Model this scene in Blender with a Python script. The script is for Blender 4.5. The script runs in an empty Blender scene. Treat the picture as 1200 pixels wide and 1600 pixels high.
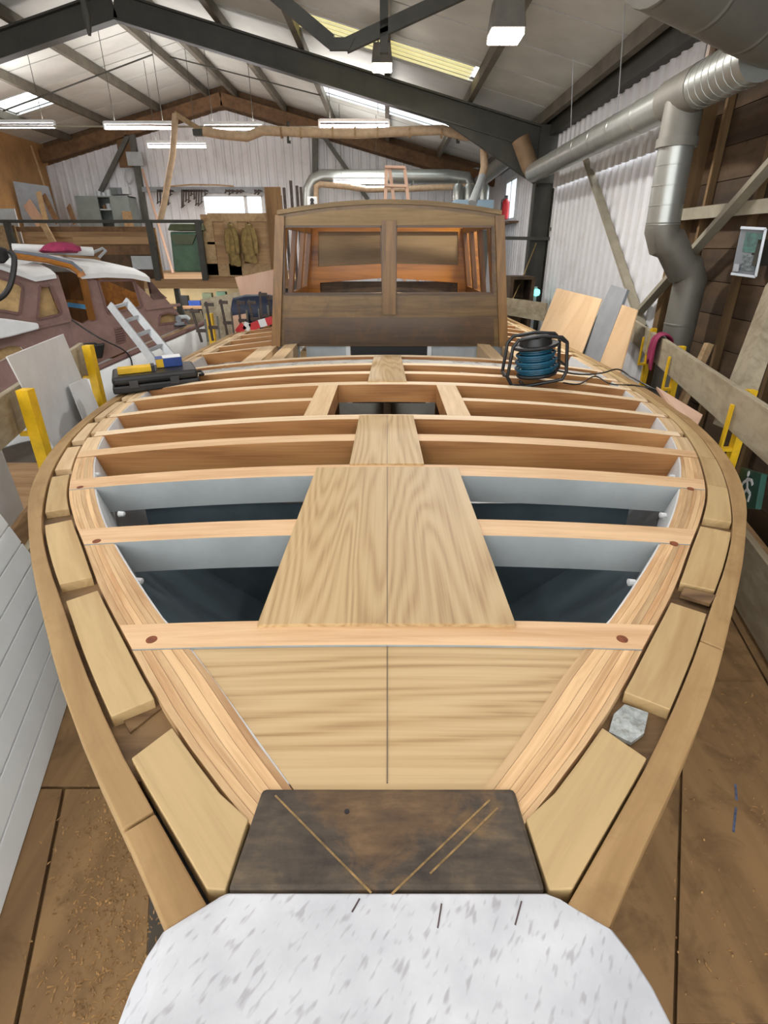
import bpy, math, random
from mathutils import Vector, Matrix
from mathutils.geometry import tessellate_polygon

random.seed(7)
scene = bpy.context.scene
COL = scene.collection

# ------------------------------------------------------------------ camera
F_PX, CX, CY = 840.0, 605.0, 800.0
PITCH = math.radians(26.1)
CAMZ = 3.0
cam_data = bpy.data.cameras.new('camera')
cam = bpy.data.objects.new('camera', cam_data)
COL.objects.link(cam)
cam.location = (0, 0, CAMZ)
cam.rotation_euler = (math.radians(90) - PITCH, 0, 0)
cam_data.sensor_fit = 'AUTO'
cam_data.sensor_width = 36.0
cam_data.lens = F_PX / 1600.0 * 36.0
cam_data.shift_x = -5.0 / 1600.0
cam_data.clip_start = 0.02
scene.camera = cam

# ------------------------------------------------------------------ world, exposure
world = bpy.data.worlds.new('overcast_sky')
scene.world = world
world.use_nodes = True
bg = world.node_tree.nodes['Background']
bg.inputs[0].default_value = (0.95, 0.975, 1.0, 1)
bg.inputs[1].default_value = 3.2
vs = scene.view_settings
vs.view_transform = 'Standard'
vs.look = 'None'
vs.exposure = 0.26
vs.gamma = 1.0
vs.use_curve_mapping = False

# ------------------------------------------------------------------ measuring helpers (pixel of the photo + a known plane -> place in the shed)
SP, CP = math.sin(PITCH), math.cos(PITCH)
def ray(px, py):
    u = (px - CX) / F_PX; v = (py - CY) / F_PX
    return Vector((u, CP - v * SP, -SP - v * CP))
def P(px, py, X=None, Y=None, Z=None):
    r = ray(px, py)
    s = X / r.x if X is not None else (Y / r.y if Y is not None else (Z - CAMZ) / r.z)
    return Vector((0, 0, CAMZ)) + r * s
def PP(px, py, pt, nrm):
    r = ray(px, py); c = Vector((0, 0, CAMZ)); pt = Vector(pt); nrm = Vector(nrm)
    return c + r * ((pt - c).dot(nrm) / r.dot(nrm))
def V(*a): return Vector(a)

# ------------------------------------------------------------------ mesh helpers
class MB:
    def __init__(s): s.v = []; s.f = []; s.m = []; s.mi = 0; s.uv = None
    def add(s, vs_, fs):
        b = len(s.v); s.v += [tuple(q) for q in vs_]
        for f in fs: s.f.append([b + i for i in f]); s.m.append(s.mi)
        return s
    def hexa(s, p):   # p: 4 bottom, 4 top (same order)
        return s.add(p, [(3,2,1,0),(4,5,6,7),(0,1,5,4),(1,2,6,5),(2,3,7,6),(3,0,4,7)])
    def box(s, x0, x1, y0, y1, z0, z1):
        return s.hexa([(x0,y0,z0),(x1,y0,z0),(x1,y1,z0),(x0,y1,z0),(x0,y0,z1),(x1,y0,z1),(x1,y1,z1),(x0,y1,z1)])
    def beam(s, a, b, w, h, up=(0,0,1), tw=1.0):
        a = Vector(a); b = Vector(b); d = (b - a).normalized(); up = Vector(up)
        r = d.cross(up)
        if r.length < 1e-4: r = d.cross(Vector((0,1,0)))
        r.normalize(); u = r.cross(d).normalized()
        r *= w/2; u *= h/2
        return s.hexa([a-r-u, a+r-u, b+r*tw-u*tw, b-r*tw-u*tw, a-r+u, a+r+u, b+r*tw+u*tw, b-r*tw+u*tw])
    def prism(s, pts, ext):
        n = len(pts); e = Vector(ext); p = [Vector(q) for q in pts]
        nrm = Vector((0,0,0))
        for i in range(n): nrm += p[i].cross(p[(i+1) % n])
        fs = [list(range(n)), list(range(2*n-1, n-1, -1))]
        if nrm.dot(e) > 0: fs = [fs[0][::-1], fs[1][::-1]]; sd = [(i,(i+1)%n,n+(i+1)%n,n+i) for i in range(n)]
        else: sd = [(n+i,n+(i+1)%n,(i+1)%n,i) for i in range(n)]
        return s.add(p + [q + e for q in p], fs + sd)
    def sheet(s, outer, holes, ext):     # flat sheet with openings
        e = Vector(ext); loops = [[Vector(q) for q in l] for l in [outer] + holes]
        flat = [q for l in loops for q in l]; n = len(flat)
        tris = tessellate_polygon(loops)
        fs = [tuple(t) for t in tris] + [tuple(n + i for i in t[::-1]) for t in tris]
        b = 0
        for l in loops:
            k = len(l)
            fs += [(b+i, b+(i+1)%k, n+b+(i+1)%k, n+b+i) for i in range(k)]
            b += k
        return s.add(flat + [q + e for q in flat], fs)
    def tube(s, path, r, n=10, cap=True):
        path = [Vector(q) for q in path]; rings = []; prev = None
        rr = r if isinstance(r, (list, tuple)) else [r] * len(path)
        for i, q in enumerate(path):
            if i == 0: d = path[1] - q
            elif i == len(path) - 1: d = q - path[i-1]
            else: d = (path[i+1] - q).normalized() + (q - path[i-1]).normalized()
            d.normalize()
            if prev is None:
                a = d.cross(Vector((0,0,1)))
                if a.length < 1e-3: a = d.cross(Vector((0,1,0)))
            else:
                a = prev - d * prev.dot(d)
            a.normalize(); prev = a; c = d.cross(a)
            rings.append([q + (a * math.cos(t) + c * math.sin(t)) * rr[i] for t in [2*math.pi*k/n for k in range(n)]])
        return s.loft(rings, cap)
    def loft(s, rings, cap=True, closed=True):
        n = len(rings[0]); b = []
        for r in rings: b += r
        fs = []
        for i in range(len(rings)-1):
            for k in range(n if closed else n-1):
                k2 = (k+1) % n
                fs.append((i*n+k, i*n+k2, (i+1)*n+k2, (i+1)*n+k))
        if cap and closed:
            fs.append(list(range(n))[::-1]); fs.append([(len(rings)-1)*n + k for k in range(n)])
        return s.add(b, fs)
    def lathe(s, prof, c, axis='z', n=16):
        rings = []
        c = Vector(c)
        for r, h in prof:
            ring = []
            for k in range(n):
                t = 2*math.pi*k/n; a, b_ = r*math.cos(t), r*math.sin(t)
                ring.append(c + (Vector((a,b_,h)) if axis == 'z' else Vector((a,h,b_)) if axis == 'y' else Vector((h,a,b_))))
            rings.append(ring)
        return s.loft(rings)

def fix_normals(me):
    import bmesh
    bm = bmesh.new(); bm.from_mesh(me)
    bmesh.ops.recalc_face_normals(bm, faces=bm.faces)
    bm.to_mesh(me); bm.free()

def mk(name, mb, mat, parent=None, smooth=False, bevel=0.0, label=None):
    me = bpy.data.meshes.new(name)
    me.from_pydata(mb.v, [], mb.f)
    for m in (mat if isinstance(mat, (list, tuple)) else [mat]): me.materials.append(m)
    if isinstance(mat, (list, tuple)):
        for p, i in zip(me.polygons, mb.m): p.material_index = i
    fix_normals(me)
    if mb.uv:
        lay = me.uv_layers.new(name='grain')
        for l in me.loops: lay.data[l.index].uv = mb.uv[l.vertex_index]
    if smooth:
        me.polygons.foreach_set('use_smooth', [True] * len(me.polygons))
        try: me.set_sharp_from_angle(angle=math.radians(40))
        except Exception: pass
    o = bpy.data.objects.new(name, me); COL.objects.link(o)
    if parent is not None:
        o.parent = parent; o.matrix_parent_inverse = WM[parent.name].inverted()
    WM[o.name] = Matrix.Identity(4)
    if bevel:
        b = o.modifiers.new('edge', 'BEVEL'); b.width = bevel; b.segments = 2; b.limit_method = 'ANGLE'
    if label: o['label'] = label
    return o
WM = {}
def tag(o, label=None, cat=None, group=None, kind=None):
    if label: o['label'] = label
    if cat: o['category'] = cat
    if group: o['group'] = group
    if kind: o['kind'] = kind
    return o
def thing(name, label, cat, loc=(0,0,0), group=None, kind=None):
    o = bpy.data.objects.new(name, None); COL.objects.link(o)
    o.location = loc; o.empty_display_size = 0.1
    WM[o.name] = Matrix.Translation(Vector(loc))
    return tag(o, label, cat, group, kind)
def solo(name, mb, mat, label, cat, group=None, smooth=False, bevel=0.0):
    return tag(mk(name, mb, mat, None, smooth, bevel), label, cat, group)
def struct(name, mb, mat, label, smooth=False, bevel=0.0):
    return tag(mk(name, mb, mat, None, smooth, bevel), label, None, None, 'structure')
def dup(root, offset=(0,0,0), rotz=0.0, label=None, group=None):
    r = root.copy(); COL.objects.link(r)
    r.location = root.location + Vector(offset); r.rotation_euler = (0, 0, rotz)
    if label: r['label'] = label
    if group: r['group'] = group
    for ch in list(root.children):
        c = ch.copy(); COL.objects.link(c); c.parent = r; c.matrix_parent_inverse = ch.matrix_parent_inverse.copy()
        for g in list(ch.children):
            d = g.copy(); COL.objects.link(d); d.parent = c; d.matrix_parent_inverse = g.matrix_parent_inverse.copy()
    return r

# ------------------------------------------------------------------ materials
def lin(c):
    return tuple(((x/255.0)/12.92 if x/255.0 <= 0.04045 else ((x/255.0+0.055)/1.055)**2.4) for x in c) + (1.0,)
def new_mat(name):
    m = bpy.data.materials.new(name); m.use_nodes = True
    nt = m.node_tree; nt.nodes.clear()
    out = nt.nodes.new('ShaderNodeOutputMaterial'); b = nt.nodes.new('ShaderNodeBsdfPrincipled')
    nt.links.new(b.outputs[0], out.inputs[0])
    return m, nt, b
def ramp(nt, stops):
    r = nt.nodes.new('ShaderNodeValToRGB'); e = r.color_ramp.elements
    while len(e) < len(stops): e.new(0.5)
    for el, (p, c) in zip(e, stops): el.position = p; el.color = c
    return r
def coords(nt, scale, rotz=0.0, rand=True, src='Object'):
    tc = nt.nodes.new('ShaderNodeTexCoord'); mp = nt.nodes.new('ShaderNodeMapping')
    mp.inputs['Rotation'].default_value = (0, 0, rotz); mp.inputs['Scale'].default_value = scale
    if rand:
        oi = nt.nodes.new('ShaderNodeObjectInfo'); mu = nt.nodes.new('ShaderNodeVectorMath'); mu.operation = 'SCALE'
        cb = nt.nodes.new('ShaderNodeCombineXYZ')
        for i in range(3): nt.links.new(oi.outputs['Random'], cb.inputs[i])
        nt.links.new(cb.outputs[0], mu.inputs[0]); mu.inputs['Scale'].default_value = 37.0
        ad = nt.nodes.new('ShaderNodeVectorMath'); ad.operation = 'ADD'
        nt.links.new(tc.outputs[src], mp.inputs[0]); nt.links.new(mp.outputs[0], ad.inputs[0]); nt.links.new(mu.outputs[0], ad.inputs[1])
        return ad.outputs[0]
    nt.links.new(tc.outputs[src], mp.inputs[0])
    return mp.outputs[0]
def noise(nt, vec, scale, detail=4, rough=0.55, dist=0.0):
    n = nt.nodes.new('ShaderNodeTexNoise'); n.inputs['Scale'].default_value = scale
    n.inputs['Detail'].default_value = detail; n.inputs['Roughness'].default_value = rough; n.inputs['Distortion'].default_value = dist
    nt.links.new(vec, n.inputs['Vector']); return n.outputs['Fac']
def mix(nt, fac, a, b, mode='MIX'):
    m = nt.nodes.new('ShaderNodeMix'); m.data_type = 'RGBA'; m.blend_type = mode
    for sock, val in ((m.inputs[0], fac), (m.inputs[6], a), (m.inputs[7], b)):
        if hasattr(val, 'is_output') or hasattr(val, 'node'): nt.links.new(val, sock)
        else: sock.default_value = val
    return m.outputs[2]
def bump(nt, b, h, s=0.2, d=0.01):
    n = nt.nodes.new('ShaderNodeBump'); n.inputs['Strength'].default_value = s; n.inputs['Distance'].default_value = d
    nt.links.new(h, n.inputs['Height']); nt.links.new(n.outputs[0], b.inputs['Normal'])
def mth(nt, op, a, b=None):
    m = nt.nodes.new('ShaderNodeMath'); m.operation = op
    for s, v in ((m.inputs[0], a), (m.inputs[1], b)):
        if v is None: continue
        if isinstance(v, (int, float)): s.default_value = v
        else: nt.links.new(v, s)
    return m.outputs[0]

def desat(c, k=0.94):
    g = .3*c[0] + .59*c[1] + .11*c[2]
    return tuple(g + (x - g) * k for x in c)
def wood(name, light, dark, along='y', rotz=0.0, freq=40.0, rough=0.6, tint=0.12, coat=0.0, stain=0.0, stain_col=(60,45,30), src='Object'):
    light, dark = desat(light), desat(dark)
    """straight grained timber: streaks drawn out along the grain"""
    m, nt, b = new_mat(name)
    sc = {'x': (0.06, 1, 1), 'y': (1, 0.06, 1), 'z': (1, 1, 0.06)}[along]
    vec = coords(nt, sc, rotz, True, src)
    n1 = noise(nt, vec, freq, 5, 0.6, 0.4)
    n2 = noise(nt, vec, freq * 0.18, 3, 0.5, 0.8)
    s = mth(nt, 'ADD', mth(nt, 'MULTIPLY', n1, 0.55), mth(nt, 'MULTIPLY', n2, 0.45))
    r = ramp(nt, [(0.36, lin(dark)), (0.56, lin(light)), (0.75, lin(tuple(min(255, c * 1.06) for c in light)))])
    nt.links.new(s, r.inputs[0])
    oi = nt.nodes.new('ShaderNodeObjectInfo')
    hsv = nt.nodes.new('ShaderNodeHueSaturation')
    mr = nt.nodes.new('ShaderNodeMapRange'); mr.inputs[3].default_value = 1 - tint; mr.inputs[4].default_value = 1 + tint
    nt.links.new(oi.outputs['Random'], mr.inputs[0]); nt.links.new(mr.outputs[0], hsv.inputs['Value'])
    nt.links.new(r.outputs[0], hsv.inputs['Color'])
    colr = hsv.outputs[0]
    if stain:
        sv = coords(nt, (1, 1, 1))
        sn = noise(nt, sv, 6.0, 6, 0.65, 0.6)
        rr = ramp(nt, [(0.5, (0,0,0,1)), (0.68, (stain,)*3 + (1,))]); nt.links.new(sn, rr.inputs[0])
        colr = mix(nt, rr.outputs[0], colr, lin(stain_col))
    nt.links.new(colr, b.inputs['Base Color'])
    b.inputs['Roughness'].default_value = rough
    b.inputs['Coat Weight'].default_value = coat; b.inputs['Coat Roughness'].default_value = 0.15
    bump(nt, b, n1, 0.12, 0.004)
    return m

def veneer(name, light, mid, dark, along='y', k=55.0, scale=2.2, rough=0.55, squeeze=0.22, rand=True):
    """sliced veneer: contour like flame figure"""
    light, mid, dark = desat(light), desat(mid), desat(dark)
    m, nt, b = new_mat(name)
    sc = (1, squeeze, 1) if along == 'y' else (squeeze, 1, 1) if along == 'x' else (1, 1, squeeze)
    vec = coords(nt, sc, 0.0, rand)
    n = noise(nt, vec, scale, 2.5, 0.45, 0.25)
    w = mth(nt, 'SINE', mth(nt, 'MULTIPLY', n, k))
    fine = noise(nt, coords(nt, tuple(q * (0.12 if q < 1 else 1) for q in sc), 0.0, rand), 130.0, 3, 0.6)
    w2 = mth(nt, 'ADD', mth(nt, 'MULTIPLY', w, 0.22), mth(nt, 'MULTIPLY', fine, 0.95))
    r = ramp(nt, [(0.08, lin(dark)), (0.36, lin(mid)), (0.75, lin(light))])
    nt.links.new(w2, r.inputs[0])
    big = noise(nt, vec, 1.3, 2)
    rb = ramp(nt, [(0.3, (0.86,0.86,0.86,1)), (0.7, (1.06,1.06,1.06,1))]); nt.links.new(big, rb.inputs[0])
    nt.links.new(mix(nt, 1.0, r.outputs[0], rb.outputs[0], 'MULTIPLY'), b.inputs['Base Color'])
    b.inputs['Roughness'].default_value = rough
    bump(nt, b, w2, 0.06, 0.003)
    return m

def paint(name, col, rough=0.5, var=0.06, scale=4.0, metal=0.0, spec=0.5, dirt=None, dirt_amt=0.0):
    m, nt, b = new_mat(name)
    vec = coords(nt, (1,1,1))
    n = noise(nt, vec, scale, 5, 0.6)
    r = ramp(nt, [(0.3, lin(tuple(max(0, c*(1-var)) for c in col))), (0.7, lin(tuple(min(255, c*(1+var)) for c in col)))])
    nt.links.new(n, r.inputs[0]); c_ = r.outputs[0]
    if dirt:
        dn = noise(nt, vec, scale*1.7, 7, 0.7, 0.5)
        rr = ramp(nt, [(0.52, (0,0,0,1)), (0.7, (dirt_amt,)*3+(1,))]); nt.links.new(dn, rr.inputs[0])
        c_ = mix(nt, rr.outputs[0], c_, lin(dirt))
    nt.links.new(c_, b.inputs['Base Color'])
    b.inputs['Roughness'].default_value = rough; b.inputs['Metallic'].default_value = metal
    b.inputs['Specular IOR Level'].default_value = spec
    return m
def emit(name, col, strength):
    m, nt, b = new_mat(name)
    b.inputs['Base Color'].default_value = lin(col)
    b.inputs['Emission Color'].default_value = lin(col); b.inputs['Emission Strength'].default_value = strength
    return m

LPOW = 0.42
M = {}
M['ply']      = veneer('oak_veneer_ply', (203,174,126), (190,158,110), (168,134,88), 'y', 150, 3.4, 0.5, 0.09)
M['plyx']     = veneer('oak_veneer_cross', (203,174,126), (190,158,110), (163,128,82), 'x', 130, 3.6, 0.5, 0.09)
M['plyplain'] = veneer('birch_ply', (226,192,148), (220,184,138), (210,172,126), 'z', 30, 1.6, 0.55, 0.3)
M['pinkply']  = veneer('pinkish_ply', (205,168,142), (198,160,134), (188,148,122), 'z', 25, 1.4, 0.6, 0.3)
M['pine']     = wood('pine_lengthwise', (222,184,134), (188,142,94), 'y', 0, 60, 0.6, 0.2, src='UV')
M['pinex']    = wood('pine_crosswise', (228,190,144), (206,160,112), 'x', 0, 40, 0.6, 0.05)
M['palex']    = wood('pale_pine_crosswise', (240,216,178), (226,194,150), 'x', 0, 40, 0.6, 0.05)
M['paleo']    = wood('pale_pine_carlin', (224,194,150), (204,168,122), 'y', 0, 46, 0.6, 0.08)
M['paley']    = wood('pale_pine_fore_aft', (224,194,150), (200,164,116), 'y', 0, 46, 0.6, 0.14, src='UV')
M['face']     = veneer('oiled_beam_face', (192,136,78), (174,118,64), (146,94,48), 'x', 40, 2.6, 0.45, 0.2)
M['iroko']    = wood('weathered_covering_board', (176,142,92), (148,112,66), 'y', 0, 30, 0.65, 0.05, 0, 0.35, (120,86,48), src='UV')
M['oak']      = wood('oak_block', (200,170,118), (174,140,90), 'y', 0, 30, 0.6, 0.06, src='UV')
M['gapwood']  = wood('old_brown_timber', (134,104,66), (92,66,40), 'x', 0, 30, 0.75, 0.15, 0, 0.5, (62,46,32))
M['stem']     = wood('dark_stem_timber', (92,72,50), (52,42,34), 'x', 0, 20, 0.7, 0.02, 0, 0.75, (44,40,38))
M['plug']     = paint('hardwood_plug', (124,66,34), 0.6, 0.2, 60)
M['white']    = paint('white_primer', (222,224,224), 0.45, 0.03, 5)
M['whitegrey']= paint('pale_grey_paint', (176,182,184), 0.4, 0.06, 5)
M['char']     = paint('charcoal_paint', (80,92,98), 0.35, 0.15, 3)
M['black']    = paint('black_plastic', (34,34,34), 0.45, 0.15, 8)
M['steel']    = paint('dark_steel_paint', (58,57,50), 0.6, 0.14, 3)
M['steelmid'] = paint('grey_green_steel', (92,92,84), 0.6, 0.12, 3)
M['purlin']   = paint('dusty_purlin', (104,98,86), 0.7, 0.14, 3)
M['ceil']     = paint('liner_panel', (206,206,200), 0.6, 0.05, 1.5)
M['joint']    = paint('panel_joint', (62,60,55), 0.8, 0.05, 3)
M['clad']     = paint('white_cladding', (224,224,226), 0.5, 0.04, 0.8, dirt=(150,140,124), dirt_amt=0.25)
M['galv']     = paint('galvanised_duct', (168,170,164), 0.36, 0.04, 5, 0.7)
M['galvdull'] = paint('dusty_galvanised_duct', (122,119,110), 0.55, 0.05, 5, 0.35)
M['girt']     = paint('pale_dusty_steel', (150,143,124), 0.65, 0.08, 4)
M['dustbrown']= paint('brown_dusty_duct', (122,98,72), 0.65, 0.08, 6)
M['stud']     = wood('dark_stud', (122,94,58), (88,66,40), 'z', 0, 16, 0.75, 0.2)
M['beamgrey'] = paint('grey_beam_paint', (158,164,164), 0.4, 0.05, 5)
M['rustwhite']= paint('flaking_white_steel', (188,186,178), 0.6, 0.08, 8, dirt=(84,60,44), dirt_amt=0.95)
M['osb']      = paint('brown_wall_board', (180,138,90), 0.7, 0.10, 2.5)
M['beige']    = paint('beige_hose', (188,160,128), 0.6, 0.08, 10)
M['brown']    = wood('brown_board', (126,92,58), (96,68,42), 'y', 0, 8, 0.7, 0.08)
M['timber']   = wood('raw_timber', (176,146,104), (146,114,76), 'y', 0, 20, 0.7, 0.14)
M['timberx']  = wood('raw_timber_x', (172,136,94), (140,104,68), 'x', 0, 20, 0.7, 0.16)
M['timberz']  = wood('raw_timber_z', (150,112,70), (112,80,48), 'z', 0, 16, 0.75, 0.16)
M['greywood'] = wood('grey_scaffold_board', (170,158,132), (138,124,98), 'y', 0, 18, 0.75, 0.06, 0, 0.3, (110,98,78))
M['darkwall'] = wood('dark_sheathing', (92,70,46), (56,43,30), 'y', 0, 5, 0.8, 0.1, 0, 0.5, (50,36,24))
M['platform'] = wood('platform_ply', (146,112,70), (112,82,48), 'y', 0, 9, 0.8, 0.08, 0, 0.6, (86,62,36))
M['concrete'] = paint('workshop_floor', (96,90,82), 0.8, 0.15, 2)
M['mahog']    = wood('mahogany_frame', (138,100,50), (100,70,34), 'z', 0, 30, 0.45, 0.06, 0.08, 0.3, (88,64,42))
M['mahogx']   = wood('mahogany_rail', (126,96,52), (88,65,34), 'x', 0, 26, 0.45, 0.06, 0.08, 0.4, (74,54,38))
M['sanded']   = wood('sanded_mahogany', (142,116,74), (114,90,54), 'x', 0, 30, 0.6, 0.05, 0, 0.3, (110,84,54))
M['varnish']  = wood('varnished_mahogany', (170,104,26), (122,70,14), 'x', 0, 26, 0.35, 0.06, 0.15)
M['varnishz'] = wood('varnished_mahogany_z', (124,76,24), (86,50,14), 'z', 0, 26, 0.4, 0.1, 0.1)
M['pink']     = paint('mauve_primer', (138,110,102), 0.65, 0.08, 5, dirt=(158,138,128), dirt_amt=0.4)
M['pinkdark'] = paint('mauve_trim', (118,88,82), 0.65, 0.08, 5)
M['paper']    = paint('masking_paper', (186,156,108), 0.7, 0.16, 6)
M['yellow']   = paint('yellow_steel', (222,178,22), 0.5, 0.1, 8)
M['alu']      = paint('aluminium', (176,180,182), 0.4, 0.05, 8, 0.5)
M['blue']     = paint('blue_plastic', (28,62,130), 0.45, 0.1, 8)
M['navy']     = paint('navy_tarpaulin', (30,42,66), 0.55, 0.12, 8)
M['cable']    = paint('teal_blue_cable', (24,86,112), 0.45, 0.1, 20)
M['red']      = paint('red_paint', (190,32,36), 0.45, 0.1, 6)
M['cloth']    = paint('magenta_cloth', (138,40,76), 0.85, 0.15, 14)
M['green']    = paint('green_bin', (74,106,82), 0.5, 0.1, 6)
M['olive']    = paint('olive_lid', (84,92,66), 0.55, 0.1, 6)
M['greyplas'] = paint('mid_grey_paint', (136,140,144), 0.55, 0.06, 5)
M['cabinet']  = paint('grey_steel_cabinet', (124,132,128), 0.45, 0.06, 4)
M['jacket']   = paint('khaki_jacket', (128,108,64), 0.85, 0.2, 10)
M['rust']     = paint('rusty_steel', (62,52,46), 0.7, 0.3, 14)
M['pcb']      = paint('circuit_board', (44,92,78), 0.4, 0.4, 30)
M['tube']     = emit('lit_fluorescent_tube', (255,246,255), 14.0)
M['lamp']     = emit('lit_lamp_lens', (255,246,236), 30.0)
M['lampcase'] = paint('lamp_housing', (96,92,84), 0.5, 0.1, 6)
# ================================================================== THE SHED
def pane_mat(name, tint, gloss=0.06):
    m = bpy.data.materials.new(name); m.use_nodes = True; nt = m.node_tree; nt.nodes.clear()
    out = nt.nodes.new('ShaderNodeOutputMaterial'); t = nt.nodes.new('ShaderNodeBsdfTransparent'); g = nt.nodes.new('ShaderNodeBsdfGlossy')
    t.inputs[0].default_value = tint; g.inputs['Roughness'].default_value = 0.1
    mx = nt.nodes.new('ShaderNodeMixShader'); mx.inputs[0].default_value = gloss
    nt.links.new(t.outputs[0], mx.inputs[1]); nt.links.new(g.outputs[0], mx.inputs[2]); nt.links.new(mx.outputs[0], out.inputs[0])
    return m
M['pane'] = pane_mat('window_glass', (0.95, 0.98, 1, 1))
M['skypane'] = pane_mat('rooflight_sheet', (0.95, 0.98, 0.98, 1), 0.03)
M['oldpane'] = pane_mat('yellowed_rooflight_sheet', (0.72, 0.66, 0.38, 1), 0.03)

RX, RZ, SL = -4.65, 7.1, 0.25
WL, WR, YB, YF = -10.1, 3.2, 18.8, -5.0
def roofz(x): return RZ - SL * abs(x - RX)

# floor
struct('floor', MB().box(WL, WR + 0.2, YF, YB + 0.2, -0.1, 0.0), M['concrete'], 'grey concrete workshop floor below the boats')

# ---- corrugated cladding
def corr_profile(u0, u1, pitch=0.25, depth=0.032):
    pts = []; k = math.floor(u0 / pitch)
    while k * pitch < u1 + pitch:
        b = k * pitch
        for du, d in ((0.0, 0), (0.14, 0), (0.17, depth), (0.215, depth), (0.245, 0)):
            u = b + du * pitch / 0.25
            if u0 < u < u1: pts.append((u, d))
        k += 1
    def at(u):
        t = (u % pitch) * 0.25 / pitch
        if t < 0.14: return 0
        if t < 0.17: return depth * (t - 0.14) / 0.03
        if t < 0.215: return depth
        if t < 0.245: return depth * (1 - (t - 0.215) / 0.03)
        return 0
    return [(u0, at(u0))] + pts + [(u1, at(u1))]
def clad_sheet(parent, axis, u0, u1, zlo, zhi, base, sgn, mat, pitch=0.25):
    """one profiled sheet; axis 'x' runs along x on plane y=base, ribs stand out by sgn"""
    pr = corr_profile(u0, u1, pitch); v = []; n = len(pr)
    for t in (0.0, -0.012):
        for u, d in pr:
            w = base + sgn * (d + t)
            v.append((u, w, zlo(u)) if axis == 'x' else (w, u, zlo(u)))
            v.append((u, w, zhi(u)) if axis == 'x' else (w, u, zhi(u)))
    f = []
    for i in range(n - 1):
        f.append((2*i, 2*i+2, 2*i+3, 2*i+1)); f.append((2*n+2*i, 2*n+2*i+1, 2*n+2*i+3, 2*n+2*i+2))
        f.append((2*i+1, 2*i+3, 2*n+2*i+3, 2*n+2*i+1)); f.append((2*i, 2*n+2*i, 2*n+2*i+2, 2*i+2))
    return mk('cladding_sheet', MB().add(v, f), mat, parent)

wb = thing('wall_back', 'white corrugated gable wall behind the wheelhouse', None, (0, YB, 0), kind='structure')
WX0, WX1 = P(318, 320, Y=YB).x, P(412, 320, Y=YB).x
WZ1, WZ0 = P(360, 306, Y=YB).z, P(360, 345, Y=YB).z
x = WL
while x < WR - 0.01:
    x1 = min(x + 1.0, WR)
    top = lambda u: roofz(u) - 0.55
    low = 0.0
    if x > 1.4: top = lambda u: P(700, 262, Y=YB).z
    cuts = [x] + [c for c in (WX0, WX1) if x < c < x1] + [x1]
    for a, b in zip(cuts[:-1], cuts[1:]):
        if a >= WX0 - 1e-4 and b <= WX1 + 1e-4:
            clad_sheet(wb, 'x', a, b, lambda u: 0.0, lambda u: WZ0, YB, -1, M['clad'])
            clad_sheet(wb, 'x', a, b, lambda u: WZ1, top, YB, -1, M['clad'])
        else:
            clad_sheet(wb, 'x', a, b, lambda u: 0.0, top, YB, -1, M['clad'])
    x = x1
# brown gable boarding above the white sheets
mk('gable_board', MB().prism([(WL, YB+.12, 4.9), (WR, YB+.12, 4.3), (WR, YB+.12, roofz(WR)+.05), (RX, YB+.12, RZ+.05), (WL, YB+.12, roofz(WL)+.05)], (0, 0.04, 0)), M['brown'], wb)
for s, xe in ((-1, WL), (1, WR)):
    mk('gable_rafter', MB().beam((RX, YB-.16, RZ-.34), (xe, YB-.16, roofz(xe)-.34), 0.16, 0.30), M['brown'], wb)
# end posts and knee braces on the gable
for (x0, y0, x1, y1) in ((205,205,228,345), (492,197,493,380)):
    mk('gable_post', MB().beam(P(x0, y0, Y=YB-.15), P(x1, y1, Y=YB-.15), 0.16, 0.12, (0,1,0)), M['steelmid'], wb)
for (x0, y0, x1, y1) in ((200,212,157,300), (500,205,575,312)):
    mk('gable_brace', MB().beam(P(x0, y0, Y=YB-.2), P(x1, y1, Y=YB-.2), 0.12, 0.08, (0,1,0)), M['steelmid'], wb)
mk('board_infill', MB().prism([P(180,197,Y=YB-.1), P(208,200,Y=YB-.1), P(208,262,Y=YB-.1), P(188,262,Y=YB-.1)], (0, -0.03, 0)), M['brown'], wb)

w1 = thing('window_1', 'bright wide window in the gable wall above the bench', None, ((WX0+WX1)/2, YB, WZ0), kind='structure')
mk('pane', MB().box(WX0, WX1, YB-.02, YB-.01, WZ0, WZ1), M['pane'], w1)
fr = MB()
for a in (WX0, P(385,320,Y=YB).x, WX1): fr.box(a-.05, a+.05, YB-.08, YB+.02, WZ0, WZ1)
fr.box(WX0, WX1, YB-.08, YB+.02, WZ0-.05, WZ0+.03); fr.box(WX0, WX1, YB-.08, YB+.02, WZ1-.03, WZ1+.05)
mk('window_frame', fr, M['white'], w1)

# ---- right wall: white cladding at the back, dark boarding near the bow
YW = 6.75
wr = thing('wall_right', 'white corrugated side wall behind the silver duct', None, (WR, 12, 0), kind='structure')
VY0, VY1, VZ0, VZ1 = 15.0, 16.3, 3.65, 4.55
lapz = 4.05
def right_sheet(a, b, z0, z1, base):
    return clad_sheet(wr, 'y', a, b, lambda u: z0, lambda u: z1, base, -1, M['clad'])
y = YW
while y < YB - .01:
    y1 = min(y + 1.0, YB)
    cuts = [y] + [c for c in (VY0, VY1) if y < c < y1] + [y1]
    for a, b in zip(cuts[:-1], cuts[1:]):
        if a >= VY0 - 1e-4 and b <= VY1 + 1e-4:
            right_sheet(a, b, 0, VZ0, WR); right_sheet(a, b, VZ1, roofz(WR) - .05, WR)
        else:
            right_sheet(a, b, 0, lapz if y < 11.5 else roofz(WR)-.05, WR)
            if y < 11.5: right_sheet(a, b, lapz - .03, roofz(WR) - .12, WR - .07)
    y = y1
w2 = thing('window_2', 'small bright window in the side wall beside the fire extinguisher', None, (WR, 15.6, VZ0), kind='structure')
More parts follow.
